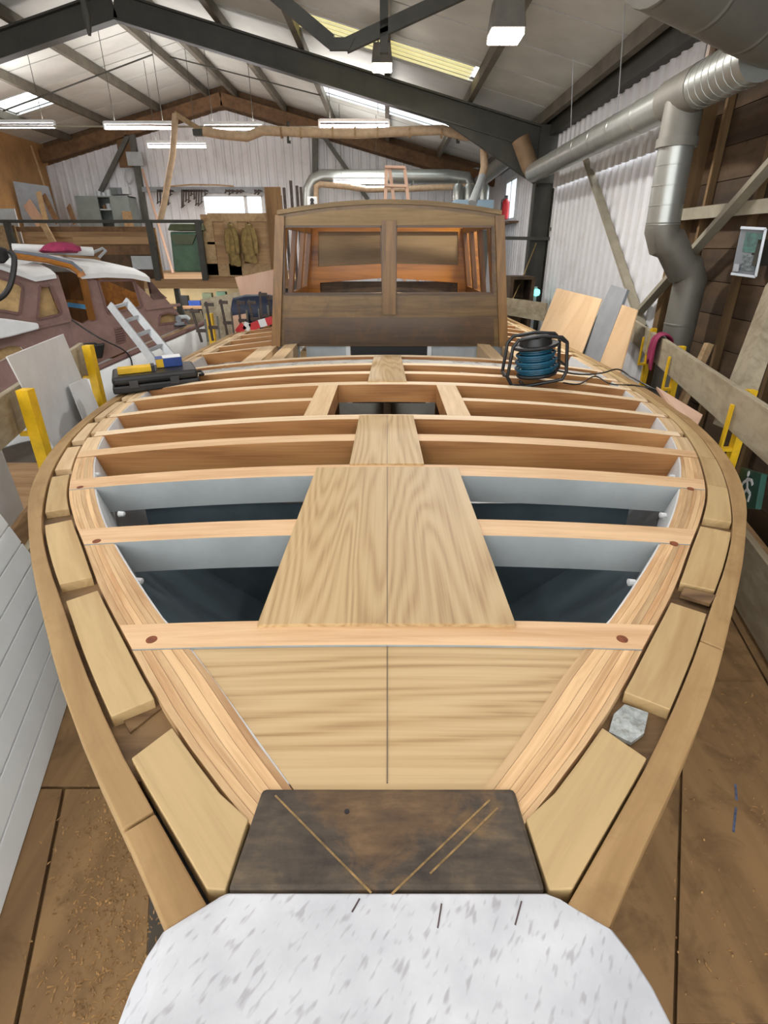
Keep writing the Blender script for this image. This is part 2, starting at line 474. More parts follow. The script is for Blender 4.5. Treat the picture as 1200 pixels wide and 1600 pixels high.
mk('pane', MB().box(WR, WR+.01, VY0, VY1, VZ0, VZ1), M['pane'], w2)
fr = MB()
for a in (VY0, (VY0+VY1)/2, VY1): fr.box(WR-.1, WR+.03, a-.04, a+.04, VZ0, VZ1)
for a in (VZ0, VZ1): fr.box(WR-.1, WR+.03, VY0, VY1, a-.04, a+.04)
mk('window_frame', fr, M['white'], w2)
mk('sill', MB().box(WR-.25, WR, VY0-.15, VY1+.1, VZ0-.08, VZ0-.04), M['brown'], w2)

wt = thing('wall_side', 'dark brown boarded wall with studs behind the bent duct', None, (WR, 1, 0), kind='structure')
y = YF
while y < YW - .01:                                  # horizontal sheathing boards
    y1 = min(y + 2.35, YW); z = 0.0
    while z < roofz(WR) - .1:
        z1 = min(z + 0.3, roofz(WR))
        if y1 > 2: mk('sheathing_board', MB().box(WR+.12 + random.uniform(0,.015), WR+.16, y+.003, y1-.003, z+.004, z1-.004), M['darkwall'], wt)
        z = z1
    y = y1
mk('sheathing', MB().box(WR+.17, WR+.2, YF, YW, 0, roofz(WR)), M['darkwall'], wt)
y = YF + .3
while y < YW:
    if y > 2: mk('stud', MB().box(WR+.05, WR+.12, y-.022, y+.022, 0, roofz(WR)-.05), M['stud'], wt)
    y += 0.85
mk('corner_post', MB().box(WR-.02, WR+.2, YW-.1, YW+.02, 0, roofz(WR)), M['stud'], wt)
mk('girt', MB().beam(P(1052,337,X=WR-.02), P(1215,320,X=WR-.02), .05, .11), M['girt'], wt)
mk('wall_brace', MB().beam(P(985,503,X=WR-.1), P(1215,245,X=WR-.1), .05, .10, (1,0,0)), M['girt'], wt)
mk('wall_brace', MB().beam(P(915,245,X=WR-.1), P(1003,510,X=WR-.1), .05, .10, (1,0,0)), M['girt'], wt)

# left wall
wl = thing('wall_left', 'brown boarded side wall in the far corner', None, (WL, 17, 0), kind='structure')
y = YF
while y < YB - .01:
    y1 = YB + .2 if y + 1.22 >= YB else y + 1.22
    mk('wall_board', MB().box(WL-.03, WL, y+.002, y1-.002, 0, roofz(WL)+.06), M['osb'], wl)
    y = y1

# ---- roof: liner panels between purlins, each its own piece
ce = thing('ceiling', 'pale liner panels of the pitched shed roof between dark purlins', None, (RX, 8, RZ), kind='structure')
PURL = [-9.2, -7.9, -6.45, -5.05, -4.25, -2.9, -1.5, 0.0, 1.5, 2.85]
EDG = [WL, -9.2, -7.9, -6.45, -5.05, RX, -4.25, -2.9, -1.5, 0.0, 1.5, WR + .25]
STEP = 1.19
NY = 20
def roof_slab(x0, x1, y0, y1, t0, t1):
    return MB().hexa([(x0,y0,roofz(x0)+t0),(x1,y0,roofz(x1)+t0),(x1,y1,roofz(x1)+t0),(x0,y1,roofz(x0)+t0),
                      (x0,y0,roofz(x0)+t1),(x1,y0,roofz(x1)+t1),(x1,y1,roofz(x1)+t1),(x0,y1,roofz(x0)+t1)])
def roof_pt(px, py, left):
    n = (-SL, 0, 1) if left else (SL, 0, 1)
    return PP(px, py, (RX, 0, RZ), n)
# rooflights: (x0,x1,y0,y1)
RL = [(-9.1, -7.98, 15.2, 16.3, 'skypane'), (-1.45, 1.42, 14.7, 15.9, 'skypane'), (-1.48, 1.4, 10.75, 11.5, 'oldpane')]
proto = {}
for i in range(len(EDG) - 1):
    x0, x1 = EDG[i], EDG[i+1]
    for k in range(NY):
        y0 = YF + k * STEP; y1 = y0 + STEP
        segs = [(y0, y1)]
        for (a, b, c, d, _) in RL:
            if x0 >= a - .2 and x1 <= b + .2:
                ns = []
                for (p, q) in segs:
                    if d <= p or c >= q: ns.append((p, q)); continue
                    if c - p > .05: ns.append((p, c))
                    if q - d > .05: ns.append((d, q))
                segs = ns
        for (p, q) in segs:
            mk('liner_panel', roof_slab(x0 + .006, x1 - .006, p + .02, q - .02, 0, .03), M['ceil'], ce)
# outer roof skin above the panels, open over the rooflights
for i in range(len(EDG) - 1):
    x0, x1 = EDG[i], EDG[i+1]
    ys = [YF]
    for (a, b, c, d, _) in RL:
        if x0 >= a - .2 and x1 <= b + .2: ys += [c, d]
    ys = sorted(ys) + [YB + .2]
    for a, b in zip(ys[0::2], ys[1::2]):
        mk('roof_sheet', roof_slab(x0, x1, a, b, .035, .06), M['joint'], ce)
for i, (a, b, c, d, mt) in enumerate(RL):
    w = thing('window_%d' % (i + 3), ['rooflight in the left slope above the far corner', 'long white rooflight beyond the steel rafter',
        'yellowed rooflight in front of the steel rafter'][i], None, ((a+b)/2, (c+d)/2, roofz((a+b)/2)), kind='structure')
    mk('pane', roof_slab(a, b, c, d, .03, .04), M[mt], w)
    for k in range(5):
        yy = c + (d - c) * k / 4
        mk('glazing_bar', roof_slab(a, b, yy - .012, yy + .012, -.01, .03), M['white'], w)
for px_ in PURL:
    z = roofz(px_) - .09
    mk('purlin', MB().box(px_-.05, px_+.05, YF, YB, z - .09, z + .085), M['purlin'], ce)
mk('eaves_purlin', MB().box(WR-.22, WR-.06, YF, YB, roofz(WR)-.28, roofz(WR)-.02), M['steel'], ce)
mk('eaves_board', MB().box(WR+.0, WR+.22, YF, YB, roofz(WR)-.3, roofz(WR)+.0), M['darkwall'], ce)
# thin bracing rods under the left slope
for (x0,y0,x1,y1) in ((0,155,235,65), (245,65,500,130)):
    a = roof_pt(x0,y0,True) if x0 < 200 else roof_pt(x0,y0,False); b = roof_pt(x1,y1,True) if x0 < 200 else roof_pt(x1,y1,False)
    mk('tie_rod', MB().tube([a - V(0,0,.22), b - V(0,0,.22)], .015, 6), M['steel'], ce)

# ---- portal frames
def portal(n, Y, label):
    t = thing('trim_%d' % n, label, None, (WR, Y, 0), kind='structure')
    dz = .20
    for sgn, xe in ((-1, WL + .25), (1, WR - .3)):
        for nm, off, w, h in (('rafter_web', -.2, .03, .36), ('rafter_flange', -.38, .2, .03), ('rafter_flange', -.02, .2, .03)):
            mk(nm, MB().beam((RX, Y, RZ - dz + off), (xe, Y, roofz(xe) - dz + off), w, h), M['steel'], t)
        hx = xe - sgn * 1.9                              # haunch
        mk('haunch', MB().prism([(hx, Y-.06, roofz(hx)-dz-.38), (xe, Y-.06, roofz(xe)-dz-.38), (xe, Y-.06, roofz(xe)-dz-.95)], (0, .12, 0)), M['steel'], t)
        cw = .36
        x0, x1 = (xe - cw/2 + .1, xe + cw/2 + .1) if sgn > 0 else (xe - cw/2 - .1, xe + cw/2 - .1)
        mk('column_web', MB().box(x0, x1, Y-.015, Y+.015, 0, roofz(xe)-.2), M['steel'], t)
        for xx in (x0, x1): mk('column_flange', MB().box(xx-.012, xx+.012, Y-.1, Y+.1, 0, roofz(xe)-.2), M['steel'], t)
        mk('column_gusset', MB().box(x0-.01, x1+.01, Y-.11, Y-.1, roofz(xe)-1.1, roofz(xe)-.18), M['steel'], t)
    return t
t1 = portal(1, 12.0, 'dark steel portal frame crossing the roof behind the lamps')
portal(2, 3.2, 'dark steel portal frame over the bow')
# hangers and struts on the far frame
def pb(n, a, b, w, h, m, par, Y): mk(n, MB().beam(P(*a, Y=Y), P(*b, Y=Y), w, h, (0,1,0)), m, par)
pb('hanger_post', (600,-28), (600,84), .09, .07, M['steel'], t1, 7.6)
pb('strut', (425,-12), (518,66), .13, .07, M['steel'], t1, 7.6)
pb('strut', (540,72), (735,-18), .13, .07, M['steel'], t1, 7.6)
mk('gusset', MB().prism([P(505,58,Y=7.55), P(555,58,Y=7.55), P(545,78,Y=7.55), P(515,78,Y=7.55)], (0,.05,0)), M['steel'], t1)
mk('bracket_arm', MB().beam(P(858,358,Y=11.8), P(896,358,Y=11.8), .06, .06), M['steelmid'], t1)
mk('bracket_arm', MB().beam(P(862,370,Y=11.8), P(890,358,Y=11.8), .04, .04), M['steelmid'], t1)
mk('side_rail', MB().beam(P(786,372,Y=11.9), P(862,373,Y=11.9), .06, .06), M['steel'], t1)

sq = P(140,56,Y=9.0)
solo('hanging_strap', MB().tube([V(sq.x, 9.0, roofz(sq.x)-.002), V(sq.x, 9.0, sq.z+.45), V(sq.x+.02, 9.0, sq.z+.2), V(sq.x, 9.0, sq.z)], [.02,.03,.06,.02], 8), M['steel'], 'dark strap dangling from the left roof slope', 'strap', None, True)
# ---- lamps
MEZZ = P(200, 438, Y=12.6).z - .05          # underside of the mezzanine boards
def tube_lamp(px0, px1, py, Y, label, power=0, pts=None):
    if pts: a, b = pts
    else: a, b = P(px0, py, Y=Y), P(px1, py, Y=Y); b.z = a.z
    c = (a + b) / 2
    t = thing('fluorescent_lamp', label, 'lamp', c, 'fluorescent strip lamps of the shed')
    d = (b - a).normalized()
    mk('batten', MB().beam(a + V(0,0,.09), b + V(0,0,.09), .10, .05), M['white'], t)
    mk('tube', MB().tube([a, b], .028, 10), M['tube'], t, True)
    for q, s in ((a, -1), (b, 1)): mk('end_cap', MB().beam(q + V(0,0,.04), q + d*s*.03 + V(0,0,.04), .06, .13), M['white'], t)
    zr = roofz(c.x)
    if c.z < MEZZ: zr = MEZZ
    for q in (a.lerp(b, .15), a.lerp(b, .85)): mk('hanging_wire', MB().tube([q + V(0,0,.115), V(q.x, q.y, (roofz(q.x) if zr != MEZZ else MEZZ) - .002)], .006, 5), M['steel'], t)
    if power:
        l = bpy.data.lights.new('lamp_light', 'AREA'); l.shape = 'RECTANGLE'; l.size = (b - a).length; l.size_y = .12
        l.energy = power * LPOW; l.color = (1, .98, .96)
        o = bpy.data.objects.new('lamp_light', l); COL.objects.link(o)
        ang = math.atan2(d.y, d.x)
        o.parent = t; o.location = (0, 0, -.06); o.rotation_euler = (0, 0, ang)
        l2 = l.copy(); l2.energy = power * LPOW * .55           # bare tubes light the roof as well
        o2 = bpy.data.objects.new('lamp_light', l2); COL.objects.link(o2)
        o2.parent = t; o2.location = (0, 0, .13); o2.rotation_euler = (math.pi, 0, ang)
    return t
solo('lamp_conduit', MB().beam(P(-20,197,Y=13.55), P(625,199,Y=13.2), .03, .03), M['girt'], 'thin conduit linking the row of strip lamps', 'conduit')
LAMPS = [(-20,85,198,13.6,'lit strip lamp hanging by the brown boarded wall'), (165,272,200,13.4,'lit strip lamp hanging left of the wooden A-frame'),
         (320,410,201,13.4,'lit strip lamp above the start of the beige hose'), (500,607,197,13.0,'lit strip lamp above the middle of the beige hose'),
         (232,322,229,15.6,'lit strip lamp crossed by the wooden A-frame'), (522,600,285,16.5,'lit strip lamp in front of the silver cross duct')]
for l in LAMPS: tube_lamp(*l, power=80)
k = 0
for (x, y) in ((-1.7, 3.6), (1.4, 3.6), (-1.7, 0.9), (1.4, 0.9), (-1.7, -1.8), (1.4, -1.8), (-6.0, 6.0), (-6.0, 2.0)):
    k += 1
    z = min(5.15, roofz(x) - .35)
    tube_lamp(0, 0, 0, None, 'lit strip lamp hanging high over the %s' % ['bow and port deck', 'bow and starboard deck', 'port bow', 'starboard bow', 'space before the port bow',
              'space before the starboard bow', 'mauve cruiser', 'mauve cruiser stern'][k-1], 110 if k > 6 else 27, (V(x, y - .75, z), V(x, y + .75, z)))
def high_bay(px, py, Y, s, label, power):
    c = P(px, py, Y=Y)
    t = thing('high_bay_lamp', label, 'lamp', c, 'square high bay lamps')
    mk('housing', MB().hexa([c+V(-s*.62,-s*.62,.0), c+V(s*.62,-s*.62,.0), c+V(s*.62,s*.62,.0), c+V(-s*.62,s*.62,.0), c+V(-s*.5,-s*.5,s*1.0), c+V(s*.5,-s*.5,s*1.0), c+V(s*.5,s*.5,s*1.0), c+V(-s*.5,s*.5,s*1.0)]), M['lampcase'], t, False, .01)
    mk('lens', MB().box(c.x-s*.58, c.x+s*.58, c.y-s*.58, c.y+s*.58, c.z-.05, c.z-.002), M['lamp'], t, False, .01)
    zr = roofz(c.x) - (.18 if any(abs(c.x - p) < .1 for p in PURL) else 0)
    mk('stem', MB().tube([c + V(0,0,s), V(c.x, c.y, zr - .004)], .015, 8), M['lampcase'], t)
    h = MB(); h.tube([c+V(-.06,0,s), c+V(-.05,0,s+.1), c+V(.05,0,s+.1), c+V(.06,0,s)], .012, 6)
    mk('hook', h, M['steel'], t)
    l = bpy.data.lights.new('lamp_light', 'AREA'); l.shape = 'SQUARE'; l.size = s; l.energy = power * LPOW; l.color = (1, .98, .95)
    o = bpy.data.objects.new('lamp_light', l); COL.objects.link(o); o.parent = t; o.location = (0, 0, -.06)
    return t
high_bay(790, 52, 6.4, .25, 'lit square lamp hanging nearest the silver wall duct', 160)
high_bay(597, 103, 10.2, .25, 'lit square lamp hanging on the post under the rafter', 160)
# ================================================================== THE BOAT UNDER REPAIR
DK, CAM_ = 2.21, 0.04
def dz(x): return DK - CAM_ * min(x * x, 4.0)
def curve(tab):
    xs = [a for a, _ in tab]; ys = [b for _, b in tab]; n = len(tab)
    sl = [(ys[i+1]-ys[i])/(xs[i+1]-xs[i]) for i in range(n-1)]
    m = [sl[0]] + [(sl[i-1]+sl[i])/2 for i in range(1, n-1)] + [sl[-1]]
    def f(t):
        if t <= xs[0]: return ys[0] + m[0]*(t-xs[0])
        if t >= xs[-1]: return ys[-1] + m[-1]*(t-xs[-1])
        for i in range(n-1):
            if t <= xs[i+1]: break
        h = xs[i+1]-xs[i]; s = (t-xs[i])/h
        return (2*s**3-3*s*s+1)*ys[i] + (s**3-2*s*s+s)*h*m[i] + (-2*s**3+3*s*s)*ys[i+1] + (s**3-s*s)*h*m[i+1]
    return f
HO = curve([(.33,.24),(.38,.281),(.48,.366),(.63,.5),(.815,.655),(1.06,.837),(1.34,1.037),(1.61,1.215),(1.86,1.37),(2.19,1.535),(2.52,1.665),(2.91,1.78),(3.5,1.89),(4.2,1.95),(4.8,1.97),(6,1.94),(7.5,1.86),(9.5,1.7),(12,1.4)])
MO = curve([(.36,.185),(.414,.236),(.514,.328),(.65,.452),(.9,.655),(1.13,.826),(1.35,.99),(1.6,1.158),(1.9,1.325),(2.2,1.468),(2.5,1.585),(2.75,1.67),(3.2,1.775),(4.2,1.875),(4.8,1.895),(6,1.865),(7.5,1.785),(9.5,1.62),(12,1.3)])
BI = curve([(.45,.13),(.53,.215),(.735,.408),(.99,.61),(1.2,.77),(1.44,.935),(1.65,1.08),(1.9,1.235),(2.2,1.38),(2.45,1.485),(2.7,1.572),(3.0,1.66),(3.5,1.745),(4.2,1.8),(4.8,1.815),(6,1.79),(7.5,1.71),(9.5,1.55),(12,1.2)])
SI = curve([(.5,.06),(.585,.152),(.75,.285),(.913,.415),(1.04,.533),(1.2,.66),(1.4,.81),(1.65,.98),(1.9,1.13),(2.15,1.262),(2.36,1.36),(2.7,1.487),(3.2,1.62),(3.6,1.68),(4.2,1.725),(4.8,1.74),(6,1.715),(7.5,1.64),(9.5,1.48),(12,1.1)])

boat = thing('motor_boat', 'wooden motor boat under repair with open deck beams and brown wheelhouse', 'boat', (0, 4, 0.3))

def plank(fo, fi, y0, y1, top, thick, side, n=6, skew=0.0, so=0.0):
    """deck piece between two plan curves, from station y0 to y1 (inner side may run skew further aft)"""
    rings = []; uv = []
    for k in range(n + 1):
        y = y0 + (y1 - y0) * k / n
        yi = y + skew
        xo, xi = fo(y) * side, fi(yi) * side
        rings.append([V(xo, y, dz(xo)+top), V(xi, yi, dz(xi)+top), V(xi, yi, dz(xi)+top-thick), V(xo, y, dz(xo)+top-thick)])
        wd_ = abs((xo - xi)) * .8
        if k: run += (rings[-1][0] - rings[-2][0]).length
        else: run = 0.0
        uv += [(0, run), (wd_, run), (wd_ + thick, run), (-thick, run)]
    mb = MB().loft(rings); mb.uv = uv
    return mb
def lerpf(fa, fb, t): return lambda y: fa(y) * (1 - t) + fb(y) * t

# hull shell
for side in (-1, 1):
    rings = []
    ys = [.36 + i * .2 for i in range(58)]
    for y in ys:
        h = HO(y) - .035
        tx = (HO(y + .05) - HO(y - .05)) / .1; L_ = math.hypot(1, tx); nx, ny = 1 / L_, tx / L_
        r = []
        for dep, inw in ((.055, 0), (.25, .06), (.55, .15 + .05*h), (.95, .12 + .38*h), (1.4, .1 + .78*h), (1.62, h*1.1)):
            r.append(V(side*max(.02, h - nx*inw), y + ny*inw*.8, dz(h) - dep))
        rings.append(r)
    mb = MB().loft(rings, False, False)
    o = mk('hull_side', mb, M['white'], boat, True)
    sm = o.modifiers.new('thick', 'SOLIDIFY'); sm.thickness = .03; sm.offset = 0
keel = MB().beam((0, .75, .62), (0, 11.5, .5), .12, .35)
mk('keel', keel, M['gapwood'], boat)
kb = MB()
for y in (2.0, 4.5, 7, 9.5): kb.box(-.3, .3, y-.12, y+.12, 0, .42)
mk('keel_block', kb, M['timberx'], boat)
tr = MB().box(-1.45, 1.45, 11.9, 11.95, 1.0, 2.15)
mk('transom', tr, M['white'], boat)

# covering boards with their scarf joints
for side, cuts in ((-1, (.384, .52, 3.0, 6.5, 11.9)), (1, (.384, .95, 2.36, 6.5, 11.9))):
    for a, b in zip(cuts[:-1], cuts[1:]):
        mk('covering_board', plank(HO, lambda y: MO(y) + .004, a + .002, b - .002, .002, .06, side, max(8, int((b-a)*10)), .03 if a < 1 else 0.0), M['iroko'], boat, False, .003)
# recessed old timber under the block gaps
for side in (-1, 1):
    mk('sheer_clamp', plank(lambda y: MO(y) + .02, lambda y: BI(y) - .01, .62, 11.5, -.024, .05, side, 60, .03), M['gapwood'], boat)
# oak blocks in the waterway
BL = {-1: [(.745,1.14,.004),(1.225,1.615,.003),(1.73,2.11,.002),(2.2,2.55,.001),(2.66,3.02,.001),(3.14,3.55,0),(3.66,4.1,0),(4.2,4.7,0),(4.8,5.5,0),(5.6,6.5,0),(6.6,7.6,0)],
      1: [(.765,1.085,.003),(1.195,1.56,.003),(1.64,1.975,.004),(1.985,2.36,.003),(2.37,2.85,.002),(2.86,3.4,0),(3.42,4.1,0),(4.12,4.8,0),(4.85,5.5,0),(5.6,6.5,0),(6.6,7.6,0)]}
for side in (-1, 1):
    gap = .008 if side < 0 else .0015
    for a, b, lift in BL[side]:
        sk = max(0.0, .065 * (1 - a / 2.2))
        mk('deck_block', plank(lambda y: MO(y) - gap, lambda y: BI(y) + .006, a, b, lift, .045 if a < 3.3 else .05, side, 6, sk), M['oak'] if a < 2.0 or side > 0 else M['paley'], boat, False, .002)
# foremost blocks, cut to the side of the stem block
for side in (-1, 1):
    gap = .008 if side < 0 else .0015
    pts = [(MO(y) - gap, y) for y in (.435,.5,.56,.61,.65)] + [(BI(.715)+.006,.715), (BI(.64)+.006,.64), (BI(.58)+.006,.58), (.2135,.535), (.2215,.433)]
    mb = MB().prism([V(side*x, y, dz(x)+.004) for x, y in pts], (0,0,-.045))
    ca, sa = math.cos(math.radians(42)), math.sin(math.radians(42))
    mb.uv = [(abs(v[0])*ca - v[1]*sa, abs(v[0])*sa + v[1]*ca) for v in mb.v]
    mk('deck_block', mb, M['oak'], boat, False, .002)
# metal plate and scraps in the open gaps
q = [P(975,1105,Z=2.181), P(1012,1118,Z=2.181), P(1005,1150,Z=2.181), P(985,1165,Z=2.181), P(950,1148,Z=2.181), P(958,1120,Z=2.181)]
mk('metal_plate', MB().prism(q, (0,0,.008)), paint('flaking_grey_plate', (158,164,162), .4, .25, 40, dirt=(110,100,70), dirt_amt=.8), boat, label='flaking grey metal plate in the gap between blocks')
for pts in ([(1068,922),(1118,935),(1108,948),(1062,934)], [(180,1105),(240,1070),(262,1105),(205,1150)]):
    mk('packing_piece', MB().prism([P(a, b, Z=2.172) for a, b in pts], (0,0,.010)), M['gapwood'], boat)

# deck beams -------------------------------------------------------
BEAMS = [(.94,1.03,'pinex','g'), (1.452,1.562,'pinex','g'), (1.935,2.05,'pinex','g'), (2.352,2.45,'pinex','b'), (2.70,2.785,'palex','b'), (3.10,3.167,'palex','b'), (3.485,3.572,'palex','b'),
         (3.82,3.905,'palex','b'), (4.13,4.215,'palex','b'), (4.48,4.56,'palex','b')]
def beam_mesh(y0, y1, xa, xb, depth, end=None, n=22, top=.002):
    rings = []
    for k in range(n + 1):
        t = k / n
        fx0 = xa(y0) + (xb(y0) - xa(y0)) * t; fx1 = xa(y1) + (xb(y1) - xa(y1)) * t
        rings.append([V(fx0, y0, dz(fx0)+top), V(fx1, y1, dz(fx1)+top), V(fx1, y1, dz(fx1)+top-depth), V(fx0, y0, dz(fx0)+top-depth)])
    mb = MB(); mb.loft(rings)
    mb.m = []
    for i in range(n): mb.m += [0, 1, 1, 1]
    mb.m += [0, 0]
    return mb
for i, (a, b, mt, fc) in enumerate(BEAMS):
    e = (lambda y: BI(y) - .004) if i < 4 else (lambda y: SI(y) + .05 if y > 2.6 else BI(y))
    faces = M['beamgrey'] if fc == 'g' else M['face']
    if i == 5:
        for s in (-1, 1):
            mk('deck_beam', beam_mesh(a, b, (lambda y: -e(y)) if s < 0 else (lambda y: .445), (lambda y: -.445) if s < 0 else (lambda y: e(y)), .115, n=10), [M[mt], faces], boat)
        continue
    o = mk('deck_beam', beam_mesh(a, b, lambda y: -e(y), lambda y: e(y), .115 if fc == 'b' else .11), [M[mt], faces], boat)
    if i < 3:
        for s in (-1, 1):
            px = [(237,1000),(972,999)][s>0] if i == 0 else [(151,845),(1053,849)][s>0] if i == 1 else [(125,760),(1079,763)][s>0]
            c = P(*px, Z=dz([.5,.85,1.15][i]))
            mb = MB().lathe([(.0005, .0035), (.0125, .0035), (.0125, -.01), (.0005, -.01)], (c.x, c.y, dz(c.x)), 'z', 14)
            mk('plug', mb, M['plug'], o)
# fore-and-aft hatch carlins
for s in (-1, 1):
    r = []
    for k in range(5):
        y = 2.786 + (3.484 - 2.786) * k / 4
        r.append([V(s*.318, y, dz(.318)+.003), V(s*.443, y, dz(.443)+.003), V(s*.443, y, dz(.443)-.11), V(s*.318, y, dz(.318)-.11)])
    mb = MB().loft(r); mb.m = [0,1,1,1]*4 + [0,0]
    mk('hatch_carlin', mb, [M['paleo'], M['face']], boat)
# beam shelf laminates between the beams
SPANS = [(.50,.94,6), (1.03,1.452,6), (1.562,1.935,6), (2.05,2.352,5), (2.45,2.70,4), (2.785,3.10,3), (3.167,3.485,3), (3.572,3.82,3), (3.905,4.13,3), (4.215,4.48,3), (4.56,5.2,3)]
rs = random.Random(3)
for a, b, n in SPANS:
    for s in (-1, 1):
        w = [rs.uniform(.7, 1.3) for _ in range(n)]; tot = sum(w); t = 0
        for k in range(n):
            t1_ = t + w[k] / tot
            a2 = a
            mk('shelf_lamination', plank(lerpf(lambda y: BI(y) - .003, SI, t + .0035), lerpf(lambda y: BI(y) - .003, SI, t1_ - .0035), a2 + .0015, b - .0015, -.0005, .035, s, 5), M['pine'] if a < 2.4 else M['paley'], boat)
            t = t1_
# white painted shelf face and dark lining below it
for s in (-1, 1):
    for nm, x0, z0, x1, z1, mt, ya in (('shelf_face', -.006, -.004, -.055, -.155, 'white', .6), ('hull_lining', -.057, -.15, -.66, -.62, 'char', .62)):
        r = []
        n = 40
        for k in range(n + 1):
            y = ya + (5.2 - ya) * k / n; xx = SI(y)
            a = V(s*max(.02, xx+x0), y, dz(xx)+z0); b = V(s*max(.02, xx+x1), y, dz(xx)+z1)
            o_ = V(s*.012, 0, 0)
            if nm == 'hull_lining':
                c = V(s*.01, y, dz(xx) - .86)
                r.append([a, b, c, c + V(0,0,-.02), b + o_ + V(0,0,-.02), a + o_])
            else:
                r.append([a, b, b + o_, a + o_])
        mk(nm, MB().loft(r), M[mt], boat, True)
mk('cabin_sole', MB().prism([V(-1.4,5.1,1.42), V(1.4,5.1,1.42), V(1.3,3.0,1.42), V(.95,1.9,1.42), V(.4,1.05,1.42), V(-.4,1.05,1.42), V(-.95,1.9,1.42), V(-1.3,3.0,1.42)], (0,0,.03)), M['char'], boat)
# little white fittings on the shelf face
for px, py in ((190,803),(217,908),(987,910),(1036,805),(152,742),(1050,745)):
    c = P(px, py, Z=2.13)
    mk('shelf_bolt', MB().lathe([(.001,.014),(.009,.01),(.011,-.01),(.001,-.014)], c, 'x', 8), M['white'], boat, True)
# bulkhead under the second pale beam and the one by the hatch
mk('bulkhead', MB().box(-1.0, 1.0, 2.0, 2.03, 1.45, 2.06), M['char'], boat)
bhd = MB()
bhd.sheet([V(-1.55,4.62,1.45), V(1.55,4.62,1.45), V(1.55,4.62,2.06), V(-1.55,4.62,2.06)], [[V(-.42,4.62,1.5), V(.42,4.62,1.5), V(.42,4.62,1.98), V(-.42,4.62,1.98)]], (0,.03,0))
mk('bulkhead', bhd, M['varnishz'], boat)
# deck panels ---------------------------------------------------------
def panel(name, pts, top, th, mt):
    """ply panel bent to the deck camber; pts: front left, front right, back right, back left (x, y)"""
    (ax, ay), (bx, by), (cx_, cy_), (dx, dy) = pts
    rings = []; n = 12
    for k in range(n + 1):
        t = k / n
        x0 = ax + (bx-ax)*t; y0 = ay + (by-ay)*t; x1 = dx + (cx_-dx)*t; y1 = dy + (cy_-dy)*t
        rings.append([V(x0,y0,dz(x0)+top), V(x1,y1,dz(x1)+top), V(x1,y1,dz(x1)+top-th), V(x0,y0,dz(x0)+top-th)])
    return mk(name, MB().loft(rings), mt, boat)
panel('deck_panel', [(-.148,.584), (.158,.584), (.438,.939), (-.433,.939)], -.003, .015, M['plyx'])
panel('deck_panel', [(-.301,1.004), (.298,1.004), (.281,1.997), (-.281,1.997)], .012, .012, M['ply'])
panel('king_plank', [(-.152,2.04), (.149,2.04), (.136,2.742), (-.145,2.742)], .010, .012, M['ply'])
panel('king_plank', [(-.127,3.55), (.127,3.55), (.112,4.49), (-.106,4.49)], .010, .012, M['ply'])
M['graphite'] = paint('graphite', (118,104,88), .8, .1, 20)
for a, b, t in ((.60,1.0,.0005), (1.004,1.997,.0145), (2.04,2.74,.0125)):
    mk('pencil_line', MB().box(-.001, .001, a, b, DK + t - .004, DK + t - .0018), M['graphite'], boat)

# stem -------------------------------------------------------
sb = MB().hexa([(-.205,.435,2.0),(.205,.435,2.0),(.2,.585,2.0),(-.2,.585,2.0),(-.219,.43,DK+.006),(.217,.43,DK+.006),(.207,.586,DK+.006),(-.203,.586,DK+.006)])
m, nt, b = new_mat('dark_worn_stem')
vec = coords(nt, (1,1,1), 0, False)
n1 = noise(nt, vec, 14, 7, .68, .5); n2 = noise(nt, coords(nt, (.25,1,1), math.radians(35), False), 60, 4, .6)
sx = nt.nodes.new('ShaderNodeSeparateXYZ'); nt.links.new(vec, sx.inputs[0])
edge = mth(nt, 'SUBTRACT', mth(nt, 'ADD', mth(nt, 'MULTIPLY', mth(nt, 'SUBTRACT', sx.outputs['Y'], .425), 1.08), .015), mth(nt, 'ABSOLUTE', sx.outputs['X']))
wedge = mth(nt, 'ADD', mth(nt, 'MULTIPLY', edge, 6.0), mth(nt, 'MULTIPLY', mth(nt, 'SUBTRACT', n1, .5), 2.6))
r1 = ramp(nt, [(.0, (0,0,0,1)), (.35, (1,1,1,1))]); nt.links.new(wedge, r1.inputs[0])
mm = mth(nt, 'ADD', mth(nt, 'MULTIPLY', n1, .6), mth(nt, 'MULTIPLY', n2, .4))
ra = ramp(nt, [(.35, lin((52,44,38))), (.52, lin((78,68,56))), (.7, lin((112,96,74)))]); nt.links.new(mm, ra.inputs[0])
rb_ = ramp(nt, [(.35, lin((66,50,36))), (.52, lin((98,76,52))), (.7, lin((124,98,66)))]); nt.links.new(mm, rb_.inputs[0])
nt.links.new(mix(nt, r1.outputs[0], ra.outputs[0], rb_.outputs[0]), b.inputs['Base Color'])
b.inputs['Roughness'].default_value = .7; bump(nt, b, n2, .2, .003)
mk('stem_block', sb, m, boat, False, .008)
M['scratch'] = paint('pale_scratch', (138,112,70), .8, .25, 60)
for (a, b) in (((430,1243),(580,1395)), ((612,1397),(765,1250)), ((672,1365),(778,1262))):
    mk('scribed_line', MB().beam(P(*a, Z=DK+.0062), P(*b, Z=DK+.0062), .0028, .0012), M['scratch'], boat)
mk('nail_hole', MB().lathe([(.0005,.001),(.004,.001),(.004,-.01),(.0005,-.01)], P(542,1268,Z=DK+.0065), 'z', 10), M['black'], boat)
